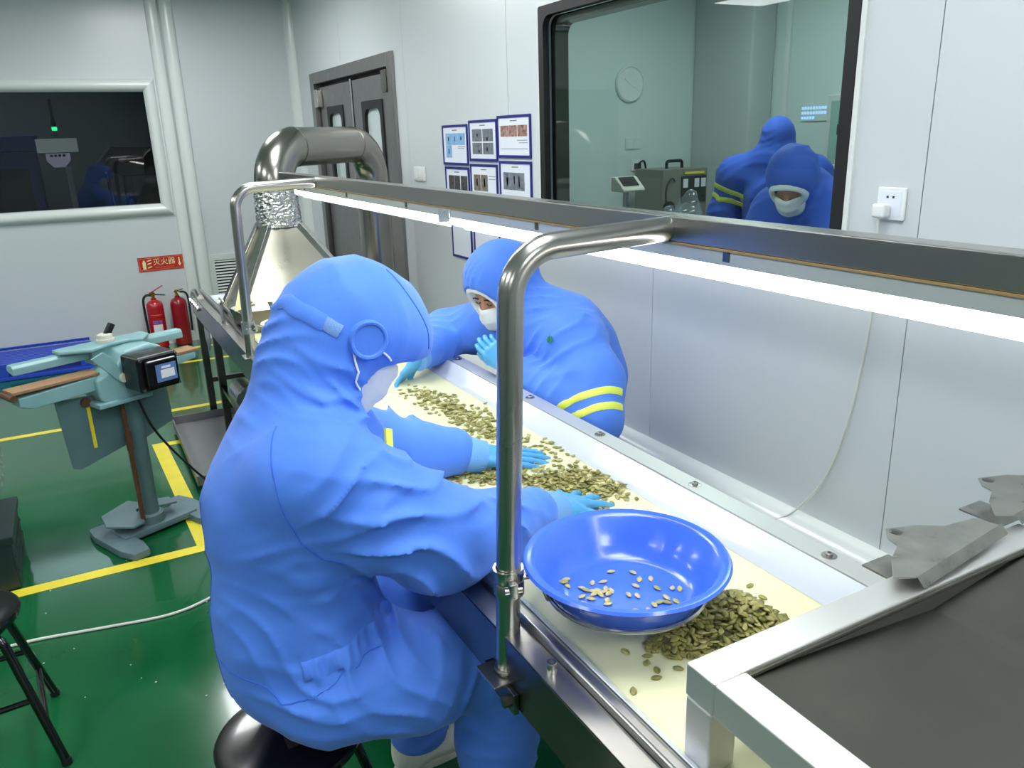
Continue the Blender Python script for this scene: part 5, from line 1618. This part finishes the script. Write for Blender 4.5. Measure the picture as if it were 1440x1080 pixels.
Fb.fold((-.55, 3.55, .5), .25, (.2, .5, .8), .07, .03, .03, 1.0).fold((-.5, 3.5, .4), .2, (.1, -.8, .5), .05, .02, .02, 2.0).fold((-.6, 3.5, .6), .2, (.7, .1, .6), .06, .025, .03, 3.0)
Fb.half((0, 0, .236), (0, 0, -1), .005)
bgo = Fb.build('plastic_bag', 'plastic_film', None)
tag(bgo, 'bulging clear plastic bag standing on the dark crate at the left edge', 'bag')
# stuffing seen through the film
Fi = Field((-1.1, 3.3, .2), (-.38, 3.95, .95), .012)
Fi.ell((-.72, 3.64, .46), (.22, .20, .20), None, .03)
Fi.fold((-.6, 3.5, .5), .25, (.4, .5, .8), .05, .02, .03, 5.0)
Fi.half((0, 0, .245), (0, 0, -1), .005)
fill = Fi.build('bag_contents', mat('pale_filling', (120, 138, 130), .5), bgo)

# ------------------------------------------------------------------ things in the room behind the big window
st = thing('steel_table', 'steel table behind the big window, carrying the generator box', 'table', (4.1, 4.95, 0))
MB().box(3.70, 4.62, 4.70, 5.36, .955, .985).build('table_top', 'steel', st, bevel=.003)
for x in (3.73, 4.59):
    for y in (4.73, 5.33):
        MB().box(x - .02, x + .02, y - .02, y + .02, .001, .954).build('leg', 'steel', st)
oz = thing('generator_box', 'grey metal generator box with dials and a top handle behind the big window', 'machine', (4.15, 5.0, .986))
MB().box(3.93, 4.36, 4.85, 5.20, .990, 1.385).build('case', 'ozone_grey', oz, bevel=.006)
fx0, fx1 = 4.07, 4.35
MB().box(3.9275, 3.9295, 4.875, 5.10, 1.02, 1.36).build('side_panel', 'ozone_grey', oz)
MB().box(4.10, 4.345, 4.845, 4.8495, 1.13, 1.33).build('control_panel', 'dark_machine', oz)
for x in (4.14, 4.25, 4.315):
    MB().box(x - .022, x + .022, 4.841, 4.8445, 1.245, 1.31).build('meter', 'label_white', oz)
for x in (4.15, 4.20, 4.26, 4.31):
    MB().cyl((x, 4.8445, 1.18), (x, 4.832, 1.18), .010, n=10).build('button', 'black_rubber', oz)
MB().box(4.13, 4.32, 4.842, 4.8448, 1.345, 1.362).build('name_strip', 'yellow_paint', oz)
MB().cyl((3.985, 4.8495, 1.10), (3.985, 4.835, 1.10), .055, n=24).build('fan_cover', 'black_rubber', oz)
MB().tube(fillet([(4.08, 5.0, 1.385), (4.08, 5.0, 1.44), (4.23, 5.0, 1.44), (4.23, 5.0, 1.385)], .02, 5), .012, 8).build('handle', 'black_rubber', oz)
MB().tube(spline([(3.96, 4.846, 1.12), (3.945, 4.83, 1.25), (3.99, 4.83, 1.32), (4.04, 4.846, 1.30)], 8), .006, 6).build('cord', 'cable_black', oz)
cs = thing('column_scale', 'cream weighing scale display on a column behind the big window', 'scale', (3.475, 4.55, 0))
MB().box(3.30, 3.65, 4.30, 4.74, .001, .09).build('platform', 'steel', cs, bevel=.006)
MB().cyl((3.475, 4.70, .091), (3.475, 4.70, 1.27), .022, n=16).build('column', 'steel', cs)
hm = MB().prism([(3.38, 4.60, 1.265), (3.38, 4.60, 1.285), (3.38, 4.70, 1.365), (3.38, 4.75, 1.365), (3.38, 4.75, 1.265)], (.19, 0, 0)).build('display_head', 'scale_cream', cs, bevel=.01)
MB().prism([(3.40, 4.622, 1.306), (3.40, 4.690, 1.360), (3.53, 4.690, 1.360), (3.53, 4.622, 1.306)], (0, -.004, .004)).build('screen', 'dark_machine', hm)
so2 = thing('wall_socket', 'white wall socket with a black plug above the column scale behind the window', 'socket', (4.08, NY, 1.36))
MB().box(4.035, 4.125, NY - .012, NY - .001, 1.36, 1.45).build('plate', 'white_plastic', so2, bevel=.003)
MB().box(4.06, 4.10, NY - .06, NY - .0125, 1.37, 1.42).build('plug_body', 'black_plastic', so2, bevel=.006)
MB().tube(spline([(4.08, NY - .05, 1.42), (4.12, NY - .07, 1.43), (4.15, NY - .06, 1.30), (4.13, NY - .05, 1.1), (4.08, NY - .05, .8)], 8), .008, 6).build('cord', 'cable_black', so2)
sw2 = thing('light_switch', 'pale wall switch below the clock behind the big window', 'switch', (4.0, NY, 1.7))
MB().box(3.975, 4.125, NY - .012, NY - .001, 1.53, 1.62).build('plate', 'wall_next', sw2, bevel=.003)
MB().box(3.99, 4.048, NY - .015, NY - .0125, 1.54, 1.61).build('rocker', 'wall_next', sw2)
MB().box(4.053, 4.111, NY - .015, NY - .0125, 1.54, 1.61).build('rocker', 'wall_next', sw2)
ck = thing('wall_clock', 'pale round wall clock behind the big window', 'clock', (4.01, NY, 2.0))
MB().lathe((4.01, NY - .001, 2.02), [(.135, 0), (.135, .02), (.125, .028), (.118, .020), (.0005, .018)], 40, axis=(0, -1, 0)).build('dial', mat('clock_pale', (214, 224, 220), .4), ck)
for k in range(12):
    a = math.pi * 2 * k / 12
    MB().box(-.006, .006, .085, .108, 0, .003).move(Matrix.Translation((4.01, NY - .020, 2.02)) @ Matrix.Rotation(math.radians(90), 4, 'X') @ Matrix.Rotation(a, 4, 'Z')).build('hour_mark', 'label_white', ck)
for a, L in ((.9, .07), (-2.0, .095)):
    MB().box(-.005, .005, 0, L, .001, .004).move(Matrix.Translation((4.01, NY - .021, 2.02)) @ Matrix.Rotation(math.radians(90), 4, 'X') @ Matrix.Rotation(a, 4, 'Z')).build('hand', 'label_white', ck)
wt = thing('packing_table', 'steel packing table in front of the workers behind the big window', 'table', (2.75, 2.9, 0))
MB().box(2.45, 3.02, 2.1, 3.75, .86, .885).build('table_top', 'steel', wt, bevel=.003)
for x in (2.48, 2.98):
    for y in (2.14, 3.71):
        MB().box(x - .02, x + .02, y - .02, y + .02, .001, .859).build('leg', 'steel', wt)
Fb = Field((2.55, 2.95, .84), (3.2, 3.75, 1.46), .011)
Fb.ell((2.83, 3.34, 1.04), (.15, .22, .20), None, .05).cone((2.85, 3.34, 1.05), (2.90, 3.34, 1.34), .17, .03, .05).cone((2.85, 3.40, 1.1), (2.88, 3.50, 1.25), .12, .03, .04).cone((2.85, 3.30, 1.1), (2.87, 3.18, 1.22), .10, .025, .04)
Fb.fold((2.85, 3.3, 1.2), .2, (.1, .9, .3), .06, .03, .02, 1.0).fold((2.85, 3.4, 1.1), .2, (.1, .4, .9), .05, .02, .02, 2.0)
Fb.half((0, 0, .886), (0, 0, -1), .004)
tag(Fb.build('plastic_bag', 'plastic_film', None), 'crumpled clear plastic bag standing up in front of the workers behind the window', 'bag')
ld = thing('display_reflection', 'rows of blue characters reflected in the big window, set as glowing marks behind it', 'display', (NX - .01, 4.33, 1.7))  # reflection of a display in the pane, built as glowing marks on the wall
dy0, dz0 = 4.44, 1.79
MB().box(NX - .010, NX - .001, 4.21, 4.46, 1.70, 1.81).build('backing', 'wall_next', ld, smooth=False)
for rw in range(3):
    for k in range(9):
        if rw == 2 and k > 4: continue
        y = dy0 - .026 * k
        MB().box(NX - .013, NX - .0105, y - .009, y + .009, dz0 - .034 * rw - .010, dz0 - .034 * rw + .010).build('reflected_character', 'blue_reflection', ld, smooth=False)
rl = thing('white_rail', 'bright white rail behind the person with turned back, behind the window', 'rail', (4.6, 3.5, 0))
MB().box(4.52, 4.58, 3.2, 3.92, 1.385, 1.415).build('bar', 'white_plastic', rl, bevel=.004)
for y in (3.25, 3.88):
    MB().box(4.535, 4.565, y - .015, y + .015, .001, 1.3845).build('post', 'white_plastic', rl)

# ------------------------------------------------------------------ things in the dark room behind the far window
ks = thing('metal_detector', 'white-headed inspection machine with a green lamp in the dark room', 'machine', (.02, 8.6, 0))
MB().box(-.17, .16, 8.55, 8.80, 1.64, 1.76).build('screen_head', 'kiosk_screen', ks, bevel=.004)
MB().prism([(-.11, 8.57, 1.632), (.085, 8.57, 1.632), (.085, 8.57, 1.57), (.03, 8.57, 1.51), (-.06, 8.57, 1.51), (-.11, 8.57, 1.57)], (0, .1, 0)).build('operator_panel', 'kiosk_panel', ks)
for k in range(4):
    MB().box(-.075 + .033 * k, -.052 + .033 * k, 8.565, 8.569, 1.602, 1.622).build('panel_mark', 'dark_machine', ks)
MB().box(.03, .075, 8.62, 8.66, .8, 1.509).build('stem', 'steel', ks)
MB().box(-.4, .5, 8.5, 9.0, .6, .799).build('bed', 'steel_dark', ks, bevel=.01)
for x in (-.36, .46):
    for y in (8.54, 8.96):
        MB().box(x - .025, x + .025, y - .025, y + .025, .001, .599).build('leg', 'steel_dark', ks)
MB().cyl((0, 8.68, 1.761), (0, 8.68, 2.10), .012, n=10).build('lamp_pole', 'steel', ks)
MB().cyl((.0, 8.66, 1.83), (.0, 8.66, 1.862), .022, n=16).build('green_lamp', 'green_lamp', ks)
MB().cyl((.0, 8.66, 1.863), (.0, 8.66, 1.91), .020, n=16).build('lamp_cap', 'dark_machine', ks)
cb = thing('blue_cabinet', 'dark blue cabinet at the left of the dark room behind the far window', 'cabinet', (-.7, 9.4, 0))
MB().box(-1.3, -.19, 9.1, 9.7, .001, 1.66).build('body', 'cabinet_blue', cb, bevel=.01)
MB().box(-1.32, -.17, 9.08, 9.72, 1.661, 1.80).build('canopy', 'cabinet_blue', cb, bevel=.01)
MB().box(-.62, -.28, 9.094, 9.099, .5, 1.5).build('door_opening', 'dark_machine', cb)
cq = thing('dark_conveyor', 'dark covered machine at the right of the dark room behind the far window', 'machine', (.7, 9.0, 0))
MB().prism([(.28, 8.7, 1.50), (.44, 8.7, 1.68), (1.5, 8.7, 1.62), (1.5, 8.7, 1.42), (.5, 8.7, 1.40)], (0, .6, 0)).build('cover', 'dark_machine', cq, bevel=.01)
for x in (.55, 1.4):
    for y in (8.75, 9.2):
        MB().box(x - .03, x + .03, y - .03, y + .03, .001, 1.41).build('leg', 'dark_machine', cq)
MB().cyl((.40, 8.66, 1.0), (.36, 8.66, 1.42), .012, n=10).build('chrome_rod', 'steel_bright', cq)
MB().sphere((.36, 8.66, 1.44), .014, 8).build('rod_tip', 'steel_bright', cq)

# ------------------------------------------------------------------ pumpkin seeds
def seed_mesh(L, W, T):
    vs, fs = [], []
    prof = [(-1.0, .03), (-.72, .62), (-.25, .97), (.20, .94), (.62, .62), (1.0, .05)]
    n = 8
    for (s_, w_) in prof:
        for k in range(n):
            a = 2 * math.pi * k / n
            vs.append((s_ * L / 2, w_ * W / 2 * math.cos(a), (w_ ** .8) * T / 2 * math.sin(a)))
    for i in range(len(prof) - 1):
        for k in range(n):
            l = (k + 1) % n
            fs.append((i * n + k, i * n + l, (i + 1) * n + l, (i + 1) * n + k))
    fs.append(tuple(range(n - 1, -1, -1))); fs.append(tuple((len(prof) - 1) * n + k for k in range(n)))
    return vs, fs
SV, SF = [], None
SEED = []
for nm, m, L, W, T in (('seed', 'seed', .021, .0122, .0048), ('seed', 'seed_pale', .020, .0118, .0046), ('seed', 'seed_olive', .0205, .0124, .0050), ('seed', 'seed_tan', .019, .0110, .0044)):
    vs, fs = seed_mesh(L, W, T)
    me = bpy.data.meshes.new('pumpkin_seed'); me.from_pydata(vs, [], fs); me.update(); me.shade_smooth(); me.materials.append(MATS[m])
    SEED.append((me, np.array(vs), fs, m))
def rotm(yaw_, tx, ty):
    return Matrix.Rotation(yaw_, 3, 'Z') @ Matrix.Rotation(tx, 3, 'X') @ Matrix.Rotation(ty, 3, 'Y')
def place_seed(p, R_, kind, label, group):
    o = bpy.data.objects.new('pumpkin_seed', SEED[kind][0])
    o.matrix_world = Matrix.Translation(p) @ R_.to_4x4()
    COL.objects.link(o)
    tag(o, label, 'seed', group)
def inside(poly, x, y):
    c = False; n = len(poly)
    for i in range(n):
        (x1, y1), (x2, y2) = poly[i], poly[i - 1]
        if (y1 > y) != (y2 > y) and x < (x2 - x1) * (y - y1) / (y2 - y1) + x1: c = not c
    return c
def edge_dist(poly, x, y):
    best = 9
    for i in range(len(poly)):
        a, b_ = Vector(poly[i - 1]), Vector(poly[i]); p = Vector((x, y)); d = b_ - a
        t = max(0, min(1, (p - a).dot(d) / d.length_squared)); best = min(best, (p - a - d * t).length)
    return best
# in the blue bowl
sx, sy = BC
bowl_spots = []
for (dx, dy) in [(-.085, .085), (-.075, .092), (-.082, .076), (.02, .075), (.055, .05), (-.035, .06), (-.015, .052), (-.06, .045), (-.05, .035), (-.04, .030), (-.055, .025), (-.045, .018), (-.035, .022), (-.025, .028), (-.03, .012), (-.02, .018), (-.062, .055), (-.078, .03),
                 (-.068, .015), (-.09, .012), (-.10, -.02), (-.108, -.028), (-.06, -.035), (-.045, -.005), (-.05, -.015), (.0, -.01), (.012, -.022), (.03, .008), (.05, .022), (.07, .012), (.06, -.02), (-.02, -.06), (.0, -.07), (.02, -.062), (.035, -.060), (.045, -.068), (.055, -.055), (.062, -.075), (.085, -.035), (.095, -.045), (-.075, -.062)]:
    r_ = math.hypot(dx, dy)
    z = .0045 if r_ < .112 else .0065 + max(0, (r_ - .117)) * .9
    p = (sx + dx * 1.0, sy + dy * 1.0, .833 + z + .0024)
    place_seed(p, rotm(rng.uniform(0, 6.28), rng.uniform(-.12, .12), rng.uniform(-.12, .12)), int(rng.choice([1, 3, 0], p=[.45, .3, .25])), 'pumpkin seed lying in the blue plastic bowl', 'pumpkin seeds in the blue bowl')
n_ind = 41
BZ = .7855
# near heap below the bowl and beside the hopper
heap = [(.775, .975), (.80, .925), (.86, .895), (.95, .885), (1.03, .88), (1.060, .91), (1.055, 1.0), (1.045, 1.03), (1.0, 1.045), (.95, 1.05), (.88, 1.03), (.82, 1.01)]
stuff_v, stuff_f, stuff_m = [], [], []
def stuff_seed(p, R_, kind):
    n = sum(len(v) for v in stuff_v)
    A = np.array(R_)
    stuff_v.append(SEED[kind][1] @ A.T + np.array(p))
    stuff_f.append([tuple(i + n for i in f) for f in SEED[kind][2]])
    stuff_m.append([kind] * len(SEED[kind][2]))
hs = []
while len(hs) < 175:
    x, y = rng.uniform(.76, 1.07), rng.uniform(.87, 1.06)
    if not inside(heap, x, y): continue
    h = min(.034, .62 * edge_dist(heap, x, y))
    if any((x - a) ** 2 + (y - b_) ** 2 < .0085 ** 2 for a, b_, _ in hs): continue
    hs.append((x, y, h))
for x, y, h in hs:
    place_seed((x, y, BZ + .003 + h), rotm(rng.uniform(0, 6.28), rng.uniform(-.5, .5), rng.uniform(-.45, .45)), int(rng.choice([0, 1, 2], p=[.5, .15, .35])), 'olive pumpkin seed in the near heap on the belt between blue bowl and hopper', 'pumpkin seeds in the near heap')
n_ind += len(hs)
for k in range(900):
    x, y = rng.uniform(.76, 1.07), rng.uniform(.87, 1.06)
    if not inside(heap, x, y): continue
    h = min(.034, .62 * edge_dist(heap, x, y)) * rng.uniform(.0, .85)
    stuff_seed((x, y, BZ + .0025 + h), rotm(rng.uniform(0, 6.28), rng.uniform(-.4, .4), rng.uniform(-.4, .4)), int(rng.choice([0, 2])))
for (x, y) in [(.688, .893), (1.075, .985), (.765, .955), (.752, .94), (.74, .985), (1.085, 1.03), (.755, .915), (.742, .90), (.79, .90)]:
    place_seed((x, y, BZ + .0022), rotm(rng.uniform(0, 6.28), 0, 0), int(rng.choice([0, 2])), 'loose pumpkin seed lying alone on the belt near the hopper', 'loose pumpkin seeds by the hopper')
    n_ind += 1
# seeds being sorted between the workers' hands: dense streaks plus a loose fringe
def gauss_pts(n, pts, s):
    out = []
    for _ in range(n):
        i = rng.integers(0, len(pts) - 1); t = rng.random()
        a, b_ = np.array(pts[i]), np.array(pts[i + 1])
        out.append(a + (b_ - a) * t + rng.normal(0, 1, 2) * s)
    return out
far = []
for x, y in gauss_pts(290, [(1.0, 2.62), (1.03, 2.47), (1.04, 2.32), (1.03, 2.18), (1.01, 2.05)], (.035, .05)): far.append((x, y, 1))
for x, y in gauss_pts(130, [(1.04, 2.4), (1.09, 2.15), (1.08, 1.95), (1.12, 1.80)], (.04, .06)): far.append((x, y, 0))
for x, y in gauss_pts(360, [(.70, 1.98), (.80, 1.88), (.90, 1.78), (.99, 1.70), (1.08, 1.62)], (.038, .035)): far.append((x, y, 1))
for x, y in gauss_pts(190, [(.99, 1.69), (1.05, 1.63), (1.08, 1.56), (1.03, 1.50)], (.035, .03)): far.append((x, y, 1))
for x, y in gauss_pts(110, [(1.0, 1.75), (1.10, 1.70), (1.14, 1.62), (1.13, 1.55)], (.03, .05)): far.append((x, y, 0))
for x, y in gauss_pts(50, [(.72, 1.95), (.80, 1.95), (.9, 1.95)], (.03, .05)): far.append((x, y, 0))
far = [(x, y, t) for x, y, t in far if .675 < x < 1.155]
cell = {}
items = []
for x, y, t in far:
    key = (int(x / .013), int(y / .013))
    n = cell.get(key, 0); cell[key] = n + 1
    z = BZ + .0024 + min(4, n) * .0042
    tl = .08 if n == 0 else .35
    items.append((x, y, z, rotm(rng.uniform(0, 6.28), rng.uniform(-tl, tl), rng.uniform(-tl, tl)), int(rng.choice([0, 1, 2], p=[.45, .3, .25])), n))
items.sort(key=lambda q: q[0] ** 2 + q[1] ** 2 - .5 * q[5] * .1)
for k, (x, y, z, R_, kd, n) in enumerate(items):
    if k < 300 - n_ind:
        place_seed((x, y, z), R_, kd, 'pumpkin seed lying on the belt by the nearest gloved hand', 'pumpkin seeds by the nearest glove')
    else:
        stuff_seed((x, y, z), R_, kd)
me = bpy.data.meshes.new('pumpkin_seeds')
me.from_pydata(np.concatenate(stuff_v).tolist(), [], [f for g in stuff_f for f in g])
for s_ in SEED: me.materials.append(MATS[s_[3]])
me.polygons.foreach_set('material_index', [i for g in stuff_m for i in g])
me.update(); me.shade_smooth()
o = bpy.data.objects.new('pumpkin_seeds', me); COL.objects.link(o)
tag(o, 'streaks of green pumpkin seeds spread on the belt between the workers', 'seeds', None, 'stuff')
